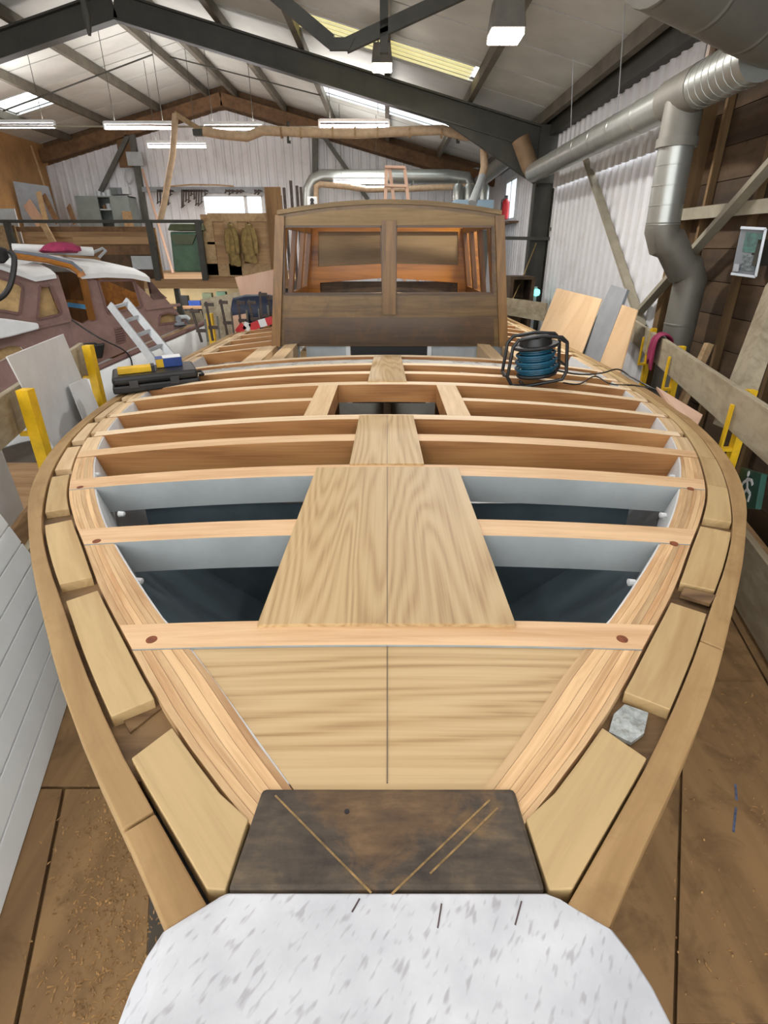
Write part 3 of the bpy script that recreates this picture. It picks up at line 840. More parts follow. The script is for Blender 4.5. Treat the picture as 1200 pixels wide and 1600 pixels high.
# white painted nose of the stem: top face with bevelled cheeks
m, nt, b = new_mat('white_sawn_stem')
vec = coords(nt, (1,1,1), 0, False)
mp0 = nt.nodes.new('ShaderNodeMapping'); mp0.inputs['Rotation'].default_value = (0,0,math.radians(34))
mp = nt.nodes.new('ShaderNodeMapping'); mp.inputs['Scale'].default_value = (1, .3, 1)
nt.links.new(vec, mp0.inputs[0]); nt.links.new(mp0.outputs[0], mp.inputs[0])
n1 = noise(nt, mp.outputs[0], 130, 1, .5)
r1 = ramp(nt, [(.28,(.35,.35,.35,1)), (.42,(1,1,1,1))]); nt.links.new(n1, r1.inputs[0])
n2 = noise(nt, vec, 9, 5, .6)
r2 = ramp(nt, [(.3, lin((190,193,198))), (.7, lin((217,219,222)))]); nt.links.new(n2, r2.inputs[0])
nt.links.new(mix(nt, r1.outputs[0], lin((160,158,162)), r2.outputs[0]), b.inputs['Base Color'])
b.inputs['Roughness'].default_value = .5; bump(nt, b, n1, .25, .003)
M['stemwhite'] = m
ZT = DK + .006
topl = [(-.215,.428), (-.27,.386), (-.275,.30), (-.272,.2), (-.24,.1), (-.15,.05), (.12,.05), (.2,.1), (.215,.2), (.207,.3), (.212,.395), (.216,.428)]
outl = [(-.225,.427), (-.29,.384), (-.316,.30), (-.305,.2), (-.265,.08), (-.16,.02), (.14,.02), (.25,.08), (.335,.19), (.334,.30), (.292,.386), (.232,.424)]
def round_loop(l, n=3):
    out = []; m_ = len(l)
    for i in range(m_):
        p0, p1, p2, p3 = [Vector(l[(i + k) % m_]) for k in (-1, 0, 1, 2)]
        for k in range(n):
            t = k / n
            q = .5*((2*p1)+(p2-p0)*t+(2*p0-5*p1+4*p2-p3)*t*t+(3*p1-p0-3*p2+p3)*t**3)
            if i in (m_-1, 0, m_-2): q = p1.lerp(p2, t)
            out.append((q.x, q.y))
    return out
topl, outl = round_loop(topl), round_loop(outl)
rg = [[V(x, y, ZT) for x, y in topl], [V(x, y, ZT - (.006 + .036 * min(1.0, max(0.0, (.386 - y) / .12)))) for x, y in outl], [V(x*.96, y*.98+.01, ZT - .22) for x, y in outl], [V(x*.8, y*.9+.04, ZT - .45) for x, y in outl]]
mk('stem_head', MB().loft(rg), M['stemwhite'], boat, True, .004)
mk('stem_post', MB().beam((0, .30, 1.95), (0, .95, .68), .30, .26, (0, 1, 0), .6), M['white'], boat, False, .02)
M['crack'] = paint('dark_crack', (84,70,70), .8, .1, 20)
for a, b in (((562,1404),(550,1425)), ((690,1412),(684,1450)), ((815,1408),(805,1445))):
    mk('shake_crack', MB().beam(P(*a, Z=ZT+.0005), P(*b, Z=ZT+.0005), .002, .001), M['crack'], boat)

# side-deck beams beside the wheelhouse --------------------------------------
y = 5.3
while y < 10.5:
    for s in (-1, 1):
        e = SI(y) + .04
        mbx = MB().hexa([V(s*1.12,y,dz(1.12)-.1), V(s*e,y,dz(e)-.1), V(s*e,y+.06,dz(e)-.1), V(s*1.12,y+.06,dz(1.12)-.1),
                                       V(s*1.12,y,dz(1.12)), V(s*e,y,dz(e)), V(s*e,y+.06,dz(e)), V(s*1.12,y+.06,dz(1.12))]); mbx.m = [1,0,1,1,1,1]
        mk('side_deck_beam', mbx, [M['palex'], M['face']], boat)
        if y > 4.5: mk('shelf_lamination', plank(lambda q: BI(q) - .003, SI, y + .065, y + .395, 0, .03, s, 3), M['paley'], boat)
    y += .40
# timber framing the coach roof opening ahead of the wheelhouse
for (a, b, w) in (((480,563),(437,541),.10), ((437,566),(462,541),.10)): pass
for x0, x1 in ((-1.22,-1.05), (-.98,-.86), (.86,.98), (1.10,1.25)):
    xm0, xm1 = x0, x1
    mk('coachroof_carlin', MB().hexa([V(x0,4.565,2.03),V(x1,4.565,2.03),V(x1,5.32,2.03),V(x0,5.32,2.03),V(x0,4.565,dz(x0)),V(x1,4.565,dz(x1)),V(x1,5.32,dz(x1)+.005),V(x0,5.32,dz(x0)+.005)]), M['paleo'], boat)
mk('front_coaming', beam_mesh(4.25, 4.44, lambda y: -1.66, lambda y: 1.66, .05, top=-.012), [M['rustwhite'], M['rust']], boat)
mk('metal_strap', MB().hexa([V(.55,3.95,2.155),V(1.5,3.95,2.085),V(1.5,4.1,2.085),V(.55,4.1,2.155),V(.55,3.95,2.165),V(1.5,3.95,2.095),V(1.5,4.1,2.095),V(.55,4.1,2.165)]), M['whitegrey'], boat)

# wheelhouse ------------------------------------------------------------------
YWH = 5.33
def W(px, py, Y=YWH): return P(px, py, Y=Y)
M['bead'] = wood('dark_bead', (92,64,34), (64,44,24), 'x', 0, 26, .4, .05)
wh = MB()
arch = [W(433,541), W(787,541), W(783,336)]
for k in range(1, 12):
    t = k / 12; px = 783 + (436 - 783) * t; arch.append(W(px, 336 - 17 * (1 - (2*t-1)**2)))
arch.append(W(436, 336))
hl = [W(444,354), W(596,354), W(598,459), W(444,459)]
hr = [W(619,354), W(769,354), W(770,458), W(618,459)]
lowp = [W(445,496), W(771,496), W(772,538), W(444,538)]
wh.sheet(arch, [hl, hr], (0,.045,0))
front = mk('wheelhouse_front', wh, M['mahogx'], boat)
pr = MB().prism([p + V(0,-.001,0) for p in lowp], (0,-.012,0))
mk('lower_panel', pr, wood('dark_stained_panel', (88,66,44), (60,45,32), 'x', 0, 18, .3, .02, .5, .5, (112,76,38)), front)
for a, b in (((438,337),(432,541)), ((780,337),(786,541))):
    mk('corner_post', MB().beam(W(*a) + V(0,-.012,0), W(*b) + V(0,-.012,0), .08, .05, (0,1,0)), M['mahog'], front)
mk('mullion', MB().beam(W(608,345) + V(0,-.012,0), W(608,491) + V(0,-.012,0), .125, .03, (0,1,0)), M['mahog'], front)
mk('head_rail', MB().prism([W(440,352)+V(0,-.006,0), W(778,352)+V(0,-.006,0), W(778,341)+V(0,-.006,0), W(695,329)+V(0,-.006,0), W(607,324)+V(0,-.006,0), W(520,329)+V(0,-.006,0), W(440,341)+V(0,-.006,0)], (0,-.006,0)), M['sanded'], front)
for l in (hl, hr):
    fr = MB()
    for a, b in zip(l, l[1:] + l[:1]): fr.beam(a + V(0,-.004,0), b + V(0,-.004,0), .018, .02, (0,1,0))
    mk('glazing_bead', fr, M['bead'], front)
rb = MB()
rr = []
for k in range(13):
    t = k / 12; q = W(783 + (434-783)*t, 335 - 17*(1-(2*t-1)**2))
    rr.append([q + V(0,-.03,.03), q + V(0,-.03,-.005), q + V(0,.12,-.005), q + V(0,.12,.03)])
mk('roof_edge', rb.loft(rr), M['sanded'], boat)
# roof beams and side walls
YWB = 7.3
zt = W(437,336).z; xt = .93; xb_ = 1.09; zb = W(605,541).z
for yy in (5.75, 6.2, 6.65, 7.1):
    rr = []
    for k in range(13):
        x = -xt + 2*xt*k/12; z = zt + .085*(1-(x/xt)**2)
        rr.append([V(x,yy,z), V(x,yy+.05,z), V(x,yy+.05,z-.06), V(x,yy,z-.06)])
    mk('roof_beam', MB().loft(rr), M['varnish'], boat)
for s in (-1, 1):
    def S(y, z): 
        t = (z - zb) / (zt - zb); return V(s*(xb_ + (xt - xb_)*t), y, z)
    zs0, zs1 = zb + .43, zt - .1
    outer = [S(5.375,zb), S(YWB,zb), S(YWB,zt), S(5.375,zt)]
    holes = [[S(5.5,zs0), S(6.0,zs0), S(6.0,zs1), S(5.5,zs1)], [S(6.1,zs0), S(6.6,zs0), S(6.6,zs1), S(6.1,zs1)], [S(6.7,zs0), S(7.15,zs0), S(7.15,zs1), S(6.7,zs1)]]
    mk('wheelhouse_side', MB().sheet(outer, holes, (-s*.045, 0, 0)), M['varnishz'], boat)
# aft bulkhead: ply panels in a varnished frame over a curved sill
B = lambda px, py: P(px, py, Y=YWB)
bk = MB().sheet([B(470,340), B(745,340), B(752,475), B(465,475)], [[B(497,362), B(598,362), B(598,412), B(497,417)], [B(618,362), B(716,362), B(716,414), B(618,412)], [B(500,442), B(605,434), B(715,442), B(715,470), B(500,470)]], (0,.04,0))
aft = mk('aft_bulkhead', bk, M['varnish'], boat)
for l in ([(495,360),(600,360),(600,414),(495,419)], [(616,360),(718,360),(718,416),(616,414)]):
    mk('bulkhead_panel', MB().prism([B(*a)+V(0,.025,0) for a in l], (0,.02,0)), veneer('bulkhead_ply', (140,114,76), (128,102,66), (108,84,52), 'x', 30, 2, .5, .2), aft)
sl = []
for k in range(11):
    t = k/10; x = -.9 + 1.8*t
    sl.append([V(x, YWB-.25 + .0, 2.42+.09*(1-(2*t-1)**2)), V(x, YWB-.02, 2.42+.09*(1-(2*t-1)**2)), V(x, YWB-.02, 2.36+.09*(1-(2*t-1)**2)), V(x, YWB-.25, 2.36+.09*(1-(2*t-1)**2))])
mk('curved_sill', MB().loft(sl), M['timberx'], aft)
mk('dark_opening_fill', MB().prism([B(495,440)+V(0,.045,0), B(720,440)+V(0,.045,0), B(720,475)+V(0,.045,0), B(495,475)+V(0,.045,0)], (0,.02,0)), M['stem'], aft)  # dark panel closing the opening below the sill, standing in for its shade
mk('seat_board', MB().box(-.8, -.1, 6.7, 7.0, 2.30, 2.33), M['whitegrey'], aft)
# grey panels under the wheelhouse front; black sheet paints the open companionway's shade
Yc = 5.36
for (a, b, mt) in ((432,470,'whitegrey'), (478,542,'whitegrey'), (548,668,'black'), (673,748,'whitegrey'), (752,786,'whitegrey')):
    p0, p1 = P(a, 540, Y=Yc), P(b, 570, Y=Yc)
    mk('companionway_panel', MB().box(p0.x, p1.x, Yc, Yc+.02, 1.6, p0.z), M[mt], boat)
for px in (544, 671):
    p0 = P(px, 540, Y=Yc)
    mk('companionway_post', MB().box(p0.x-.02, p0.x+.02, Yc-.02, Yc+.02, 1.6, p0.z), M['white'], boat)
mk('wheelhouse_sole', MB().box(-1.05, 1.05, 5.4, 7.25, 1.85, 1.88), M['sanded'], boat)
# aft deck, beyond the wheelhouse
mk('aft_deck', MB().box(-1.05, 1.05, 7.35, 11.6, 2.1, 2.14), M['greywood'], boat)
# ================================================================== SCAFFOLD AROUND THE BOW
PZ = 1.36
def railx(y, side): return (1.80 + .235 * (y - 2.44)) if side > 0 else -(1.90 + .27 * (y - 2.6))
def poly_board(name, pts, z, th, mat, par): return mk(name, MB().prism([V(a, b, z) for a, b in pts], (0, 0, -th)), mat, par)
def scaffold(side, label):
    t = thing('scaffold_platform', label, 'scaffold', (side * 1.6, 2.5, 0))
    # long scaffold boards
    y0, y1 = -.9, 5.6
    for k in range(-2, 5):
        a = .02 + k * .235; b = a + .225
        yy0 = y0; y1 = 5.6 if k < 3 else .4
        poly_board('scaffold_board', [(railx(yy0, side) - side*a, yy0), (railx(yy0, side) - side*b, yy0), (railx(y1, side) - side*b, y1), (railx(y1, side) - side*a, y1)], PZ - .022, .04, M['platform'], t)
    # ply sheets laid along the hull
    if side > 0:
        L = lambda y: .695 + .514 * (y - .641)
        for a, b, ya, yb in ((-.28, -.005, -.3, 1.75), (.005, .33, -.3, .60), (.005, .33, .608, 1.72), (.338, .62, -.3, .78), (.338, .60, .788, 1.45)):
            poly_board('ply_sheet', [(L(ya)+a, ya), (L(ya)+b, ya), (L(yb)+b, yb), (L(yb)+a, yb)], PZ, .018, M['platform'], t)
    else:
        L = lambda y: -.874 - .356 * (y - .606)
        for a, b, ya, yb in ((.006, .30, -.3, 1.22), (-.33, -.006, -.3, 1.22), (-.45, .26, 1.23, 2.2), (-.65, -.338, -.3, 1.22)):
            poly_board('ply_sheet', [(L(ya)+a, ya), (L(ya)+b, ya), (L(yb)+b, yb), (L(yb)+a, yb)], PZ, .018, M['platform'], t)
    # trestle legs
    for y in (-.6, 1.5, 3.3, 5.2):
        mk('ledger', MB().beam((railx(y, side) + side*.05, y, PZ - .09), (railx(y, side) - side*(.95 if y < .5 else .68), y, PZ - .09), .06, .06), M['steelmid'], t)
        mk('leg', MB().tube([(railx(y, side), y, 0), (railx(y, side), y, PZ - .08)], .025, 8), M['yellow'], t)
        mk('leg', MB().tube([(railx(y, side) - side*.55, y, 0), (railx(y, side) - side*.55, y, PZ - .08)], .025, 8), M['yellow'], t)
    return t
scr = scaffold(1, 'scaffold platform along the hull below the bent silver duct')
scl = scaffold(-1, 'scaffold platform along the hull facing the mauve cruiser')
def guard(t, side, y0, y1, z0, z1, nm='guard_board', off=0.0):
    o = side * (.02 + off)
    mk(nm, MB().hexa([V(railx(y0,side)+o,y0,z0), V(railx(y0,side)+o+side*.038,y0,z0), V(railx(y1,side)+o+side*.038,y1,z0), V(railx(y1,side)+o,y1,z0),
                      V(railx(y0,side)+o,y0,z1), V(railx(y0,side)+o+side*.038,y0,z1), V(railx(y1,side)+o+side*.038,y1,z1), V(railx(y1,side)+o,y1,z1)]), M['greywood'], t, False, .003)
guard(scr, 1, .6, 5.1, 2.075, 2.3)
guard(scr, 1, .6, 4.6, PZ + .0, PZ + .34, 'kick_board')
guard(scr, 1, 4.95, 7.4, 2.05, 2.27, off=.04)
guard(scl, -1, .4, 3.2, 2.07, 2.3, off=.055)
guard(scl, -1, 3.25, 4.62, 2.07, 2.3, off=.055)
guard(scl, -1, .4, 4.6, PZ, PZ + .225, 'kick_board')
for y in (2.95, 4.43, 5.5):
    p = mk('guard_post', MB().beam((railx(y,1)+.085, y, PZ - .02), (railx(y,1)+.085, y, 2.302), .045, .045), M['yellow'], scr)
    mk('bracket_tongue', MB().beam((railx(y,1)+.003, y, 1.95), (railx(y,1)+.003, y, 2.22), .012, .026), M['yellow'], p)
    mk('bracket_foot', MB().beam((railx(y,1)+.003, y, 1.96), (railx(y,1)+.085, y, 1.96), .035, .02), M['yellow'], p)
for y in (2.93, 4.42):
    p = mk('guard_post', MB().beam((railx(y,-1)+.01, y, PZ - .02), (railx(y,-1)+.01, y, 2.31), .065, .065), M['yellow'], scl)
    mk('bracket_foot', MB().beam((railx(y,-1)-.08, y, 2.06), (railx(y,-1)+.01, y, 2.06), .04, .02), M['yellow'], p)
# distant guard planks beyond the wheelhouse
solo('guard_plank', MB().beam(P(787,478,Y=9.6), P(853,488,Y=8.6), .04, .26), M['greywood'], 'weathered plank guarding the side deck beyond the wheelhouse', 'plank')

# sheets and boards leaning around the hull -------------------------------------
def lean(name, bl, br, tr, tl, zb, th, mat, label, cat, group=None):
    """flat sheet; lower edge carried on down the same slope to height zb"""
    bl, br, tr, tl = [Vector(q) for q in (bl, br, tr, tl)]
    def down(b, t):
        d = b - t; return t + d * ((zb - t.z) / d.z)
    bl, br = down(bl, tl), down(br, tr)
    n = (br - bl).cross(tl - bl).normalized()
    if n.dot(V(0,0,CAMZ) - bl) > 0: n = -n
    return solo(name, MB().prism([bl, br, tr, tl], n * th), mat, label, cat, group, False, .001)
lean('plywood_sheet', P(838,530,X=2.12), P(905,562,X=2.12), P(940,467,X=2.36), P(870,450,X=2.36), PZ, .012, M['plyplain'], 'square sheet of pale plywood leaning on the guard rail beside the wheelhouse', 'plywood')
lean('grey_board', P(905,552,X=2.18), P(936,570,X=2.18), P(980,452,X=2.42), P(955,445,X=2.42), PZ, .03, M['greyplas'], 'long grey painted board leaning between two plywood pieces', 'board')
lean('plywood_offcut', P(936,570,X=2.12), P(968,585,X=2.12), P(996,484,X=2.3), P(972,476,X=2.3), PZ, .012, M['plyplain'], 'narrow plywood strip leaning beside the magenta cloth', 'plywood')
lean('white_sheet', (-2.19,3.5,1.38), (-2.49,4.6,1.38), (-2.325,4.03,2.45), (-2.035,2.95,2.48), PZ, .008, M['white'], 'plain white sheet leaning between the two yellow posts', 'sheet')
solo('white_offcut', MB().prism([V(-2.1,3.75,PZ), V(-2.2,4.2,PZ), V(-2.33,4.2,2.1), V(-2.23,3.78,2.14)], (-.008,0,0)), M['white'], 'small white offcut standing beside the far yellow post', 'sheet')
solo('white_board', MB().prism([V(-2.12,1.9,PZ), V(-2.55,3.4,PZ), V(-2.6,3.4,2.5), V(-2.17,1.9,2.5)], (-.008,0,0)), M['white'], 'tall white panel standing outside the guard boards', 'sheet')
# white tongue and groove panel
M['tgwhite'] = paint('white_boarding', (238,240,238), .4, .02, 4)
tp = thing('grooved_boarding', 'white tongue and groove panel leaning outward beside the bow', 'panel', (-1.2, 1.2, PZ))
A0, A1 = V(-1.04,.78,PZ), V(-1.41,2.04,PZ)
ln = V(-.30, -.06, 1.0)
A0 = A0 + (A0 - A1) * .55
HT = 1.02
nb = 12
nn = (A1 - A0).cross(ln).normalized()
if nn.dot(V(0,0,CAMZ) - A0) < 0: nn = -nn
for k in range(nb):
    a = k / nb; b = (k + 1) / nb
    g = .0035 / HT
    mk('groove_board', MB().prism([A0 + ln*HT*(a+g), A1 + ln*HT*(a+g), A1 + ln*HT*(b-g), A0 + ln*HT*(b-g)], -nn*.012), M['tgwhite'], tp, False, .0015)
mk('backing', MB().prism([A0 - nn*.008, A1 - nn*.008, A1 + ln*HT - nn*.008, A0 + ln*HT - nn*.008], -nn*.008), M['white'], tp)
# pinkish board lying outside the sheer
solo('pink_board', MB().prism([P(1026,604,Z=2.10), P(1060,625,Z=2.10), P(1098,648,Z=2.09), P(1086,672,Z=2.06), P(1050,640,Z=2.06)], (0,0,-.02)), M['pinkply'], 'pinkish ply offcut resting on the outer deck edge below the guard board', 'plywood')

# magenta cloth over the guard board
yc = 4.95
cl = MB(); rings = []
for k in range(9):
    yy = yc - .11 + .22*k/8 + .02*math.sin(k*2.1); w = .015*math.sin(k*1.7)
    rx = railx(yy, 1)
    rings.append([V(rx-.03+w, yy-.03, 2.06-.05*math.sin(k*.9)), V(rx-.022+w, yy, 2.18), V(rx-.02+w*.5, yy, 2.29), V(rx+.02, yy, 2.325+w), V(rx+.08, yy, 2.32+w), V(rx+.125+w, yy, 2.27), V(rx+.13+w, yy+.02, 2.16)])
cl.loft(rings, False, False)
o = solo('cloth', cl, M['cloth'], 'magenta cloth draped over the end of the guard board', 'cloth', None, True)
s_ = o.modifiers.new('thick', 'SOLIDIFY'); s_.thickness = .014; ss = o.modifiers.new('sub', 'SUBSURF'); ss.levels = 2; ss.render_levels = 2

# exit sign and clutter by the right wall ------------------------------------------
es = thing('exit_sign', 'dark green exit sign with a white running figure propped on the scaffold', 'sign', P(1165,790,X=1.96))
e0, e1, e2, e3 = P(1143,792,X=1.98), P(1180,795,X=1.93), P(1190,740,X=1.97), P(1157,730,X=2.02)
nE = (e1-e0).cross(e3-e0).normalized()
if nE.dot(V(0,0,CAMZ)-e0) < 0: nE = -nE
mk('sign_body', MB().prism([e0,e1,e2,e3], -nE*.03), paint('sign_green', (26,70,58), .4, .1, 8), es, False, .003)
def SP_(u, v): return e0 + (e1-e0)*u + (e3-e0)*v + nE*.002
fig = MB()
fig.prism([SP_(.44+.05*math.cos(t), .82+.07*math.sin(t)) for t in [k*math.pi/4 for k in range(8)]], nE*.002)
for a, b, c, d in ((.42,.72,.52,.45), (.52,.45,.68,.34), (.68,.34,.66,.15), (.52,.45,.38,.34), (.38,.34,.24,.22), (.42,.70,.62,.66), (.62,.66,.7,.55), (.44,.68,.28,.6), (.28,.6,.24,.48)):
    fig.beam(SP_(a,b), SP_(c,d), .016, .003, nE)
mk('running_figure', fig, M['white'], es)
# grey plastic sack on the scaffold
sk = MB(); c0 = V(2.12, 2.30, PZ-.02); rings = []
for k, (r, h) in enumerate(((.02,.0),(.16,.01),(.19,.09),(.17,.2),(.12,.3),(.05,.36),(.03,.40))):
    rings.append([c0 + V(r*math.cos(t)*(1+.14*math.sin(3*t+k)), r*.9*math.sin(t)*(1+.1*math.cos(4*t+k)), h+.015*math.sin(2*t+k)) for t in [2*math.pi*j/14 for j in range(14)]])
sk.loft(rings)
solo('sack', sk, paint('dull_brown_sack', (112,100,84), .8, .2, 10), 'crumpled dull brown sack standing outside the kick board below the exit sign', 'sack', None, True)
# timbers leaning on the boarded wall
solo('leaning_timber', MB().beam(P(1145,645,X=2.25), P(1225,425,X=3.05), .30, .10, (1,0,0)), M['greywood'], 'wide weathered timber leaning against the boarded wall', 'timber')
solo('timber_batten', MB().beam(V(2.55, 4.62, 1.7), P(1108,537,X=2.72), .07, .05, (1,0,0)), M['timber'], 'short batten leaning behind the guard board below the duct', 'timber')

# control box with circuit boards
cb = thing('control_box', 'open wall box showing green circuit boards on the boarded wall', 'control box', P(1170,395,X=WR-.05))
cpt = P(1170,395,X=WR-.12); cn = V(-.55,-.83,0).normalized()
q = [PP(a, b, cpt, cn) for a, b in ((1143,427),(1181,432),(1197,358),(1158,356))]
mk('box_back', MB().prism(q, -cn*.02), M['greyplas'], cb)
mk('top_flange', MB().beam(q[3]+cn*.04, q[2]+cn*.04, .08, .02), M['alu'], cb)
mk('bottom_flange', MB().beam(q[0]+cn*.04, q[1]+cn*.04, .08, .02), M['alu'], cb)
mk('side_flange', MB().beam(q[1]+cn*.04, q[2]+cn*.04, .02, .08, cn), M['alu'], cb)
mk('wall_plate', MB().beam(cpt - cn*.02, V(WR+.045, cpt.y + .06, cpt.z), .2, .2), M['steel'], cb)
def CBp(u, v): return q[0] + (q[1]-q[0])*u + (q[3]-q[0])*v + cn*.002
mk('circuit_board', MB().prism([CBp(.25,.5), CBp(.9,.5), CBp(.9,.92), CBp(.25,.92)], cn*.015), M['pcb'], cb)
mk('circuit_board', MB().prism([CBp(.3,.1), CBp(.85,.1), CBp(.85,.45), CBp(.3,.45)], cn*.015), paint('relay_board', (96,104,104), .5, .5, 40), cb)
mk('transformer', MB().prism([CBp(.05,.05), CBp(.28,.05), CBp(.28,.22), CBp(.05,.22)], cn*.06), M['whitegrey'], cb, False, .006)

# ================================================================== DUCTS
def seam_tube(path, r, par, name, mat, pitch=.16, n=20):
    """spiral duct: pipe with raised seams as its own geometry"""
    mb = MB(); path = [Vector(p) for p in path]
    rings, rr = [], []
    for a, b in zip(path[:-1], path[1:]):
        L = (b - a).length; m_ = max(1, int(L / pitch))
        for k in range(m_):
            for t, s in ((k/m_, 0), ((k+.03)/m_, 0), ((k+.91)/m_, 0), ((k+.94)/m_, 0), ((k+.95)/m_, .0035), ((k+.99)/m_, .0035)):
                rings.append(a.lerp(b, t)); rr.append(r + s)
    rings.append(path[-1]); rr.append(r)
    mb.tube(rings, rr, n)
    return mk(name, mb, mat, par, True)
DX = 2.6
d0, d1 = P(1190,93,X=DX), P(834,266,X=DX); d1.z = d0.z = (d0.z + d1.z) / 2
tee = P(1072,150,X=DX); tee.z = d0.z
wd = thing('wall_duct', 'galvanised spiral duct along the side wall with bent down pipe', 'duct', (DX, tee.y, 0))
seam_tube([d0, tee + V(0,-.25,0)], .165, wd, 'main_duct', M['galv'], .1)
seam_tube([tee + V(0,.25,0), d1], .15, wd, 'main_duct', M['galv'], .6)
mk('tee_piece', MB().tube([tee + V(0,-.28,0), tee + V(0,.28,0)], .17, 20), M['galvdull'], wd, True)
mk('tee_branch', MB().tube([tee, tee + V(0,0,-.36)], .16, 20), M['galvdull'], wd, True)
mk('branch_collar', MB().tube([tee + V(0,0,-.33), tee + V(0,0,-.4)], .175, 20), M['galvdull'], wd, True)
b1 = P(1042,352,Y=tee.y); b1 = V(DX+.02, tee.y, b1.z)
b2 = P(1082,445,Y=tee.y); b2 = V(3.0, tee.y, b2.z)
b3 = V(3.0, tee.y, 0.0)
seam_tube([tee + V(0,0,-.38), b1], .15, wd, 'down_pipe', M['galv'], .13)
mk('elbow', MB().tube([b1 + V(0,0,.02), b1 + V(.0,0,-.04), b1 + V(.04,0,-.14), b1.lerp(b2,.3), b1.lerp(b2,.72), b2 + V(-.05,0,.14), b2 + V(0,0,.04), b2 + V(0,0,-.04)], .152, 20), M['galvdull'], wd, True)
seam_tube([b2, b3], .15, wd, 'down_pipe', M['galvdull'], .35)
e1_ = d1 + V(-.06, .12, .1); 
mk('end_elbow', MB().tube([d1 + V(0,-.05,0), d1 + V(0,.05,.03), d1 + V(-.06,.10,.12), d1 + V(-.26,.16,.52)], .15, 18), M['dustbrown'], wd, True)
for t in (.3, .62):
    q_ = tee.lerp(d1, t)
    mk('hanging_wire', MB().tube([q_ + V(0,0,.14), V(q_.x - .1, q_.y, roofz(q_.x - .1))], .006, 5), M['alu'], wd)
big = thing('collector_duct', 'large dusty duct crossing overhead above the wall duct', 'duct', P(1150,0,Y=4.6))
A_, B_ = P(1232,48,Y=4.75), P(1030,-68,Y=4.1)
seam_tube([A_, B_], .225, big, 'duct_run', M['galvdull'], .45, 24)
mk('duct_cap', MB().tube([A_, A_ + (A_-B_).normalized()*.12], [.24,.2], 24), M['galvdull'], big, True)
mk('hanging_wire', MB().tube([A_.lerp(B_,.8) + V(0,0,.2), V(A_.lerp(B_,.8).x, A_.lerp(B_,.8).y, roofz(A_.lerp(B_,.8).x))], .008, 5), M['alu'], big)
# continuing duct behind the rafter
fd = thing('far_duct', 'dull duct running under the rafter towards the gable', 'duct', P(770,250,Y=14))
mk('duct_run', MB().tube([P(820,225,Y=12.4), P(742,290,Y=17.5)], .16, 16), M['galvdull'], fd, True)
mk('duct_sleeve', MB().tube([P(826,216,Y=12.25), P(810,234,Y=12.9)], .175, 16), M['galv'], fd, True)

# ================================================================== ON THE DECK
# cable reel
rc = P(838,596,Z=2.17)
cr = thing('cable_reel', 'black framed reel of blue cable standing on the deck beams', 'cable reel', (rc.x, rc.y, rc.z))
rz = rc.z - .0
tilt = Matrix.Rotation(math.radians(-8), 4, 'Y')
def RC(x, y, z): return V(rc.x, rc.y, rz) + (tilt @ V(x, y, z))
for k in range(11):
    r = .115 + .012 * ((k * 7) % 3) - .0005*k*k*.4
    mk('cable_turn', MB().tube([RC(r*math.cos(t), r*math.sin(t), .075 + k*.0145) for t in [2*math.pi*j/22 for j in range(23)]], .0085, 7), M['cable'], cr, True)
dd = MB().lathe([(.001,.0),(.07,.0),(.07,.2),(.001,.2)], (0,0,0), 'z', 18); dd.v = [tuple(RC(a,b,c+.05)) for a,b,c in dd.v]
mk('drum', dd, M['cable'], cr, True)
for z0, r in ((.045,.13), (.235,.15)):
    dd = MB().lathe([(.001,0),(r,0),(r+.006,.01),(r,.02),(.001,.02)], (0,0,0), 'z', 26); dd.v = [tuple(RC(a,b,c+z0)) for a,b,c in dd.v]
    mk('flange', dd, M['black'], cr, True)
dd = MB().lathe([(.001,.0),(.11,.0),(.1,.045),(.06,.05),(.001,.05)], (0,0,0), 'z', 22); dd.v = [tuple(RC(a,b,c+.255)) for a,b,c in dd.v]
mk('hub_cap', dd, M['black'], cr, True)
for s in (-1, 1):
    yy = s*.09
    mk('frame_hoop', MB().tube([RC(-.10,yy,.0), RC(-.19,yy,.02), RC(-.215,yy,.08), RC(-.17,yy,.27), RC(-.13,yy,.31), RC(.02,yy,.315), RC(.15,yy,.29), RC(.185,yy,.25)], .012, 8), M['black'], cr, True)
    mk('frame_leg', MB().tube([RC(.185,yy,.25), RC(.18,yy,.06), RC(.15,yy,.012), RC(-.10,yy,.0)], .012, 8), M['black'], cr, True)
for a in ((-.215,.08), (.182,.1), (.185,.25), (-.10,.0)):
    mk('cross_bar', MB().tube([RC(a[0],-.09,a[1]), RC(a[0],.09,a[1])], .01, 8), M['black'], cr)
def cord(pts, r=.006, name='power_cord', label=None, mat='black'):
    # smooth the path
    p = [Vector(q) for q in pts]; out = []
    for i in range(len(p)-1):
        p0 = p[max(0,i-1)]; p1 = p[i]; p2 = p[i+1]; p3 = p[min(len(p)-1,i+2)]
        for k in range(6):
            t = k/6
            out.append(.5*((2*p1)+(p2-p0)*t+(2*p0-5*p1+4*p2-p3)*t*t+(3*p1-p0-3*p2+p3)*t**3))
    out.append(p[-1])
    return solo(name, MB().tube(out, r, 7), M[mat], label, 'cable', None, True)
cord([RC(.13,0,.06), P(905,585,Z=2.19), P(940,583,Z=2.12), P(965,577,Z=2.12), P(985,588,Z=2.08), P(1012,603,Z=2.07), P(1030,612,Z=2.05)], label='black cable trailing from the reel over the deck edge')
cord([P(880,598,Z=2.19), P(905,600,Z=2.16), P(930,588,Z=2.13), P(955,600,Z=2.10), P(990,602,Z=2.08), P(1015,606,Z=2.07)], .005, label='thin black cord lying on the deck beside the reel cable')
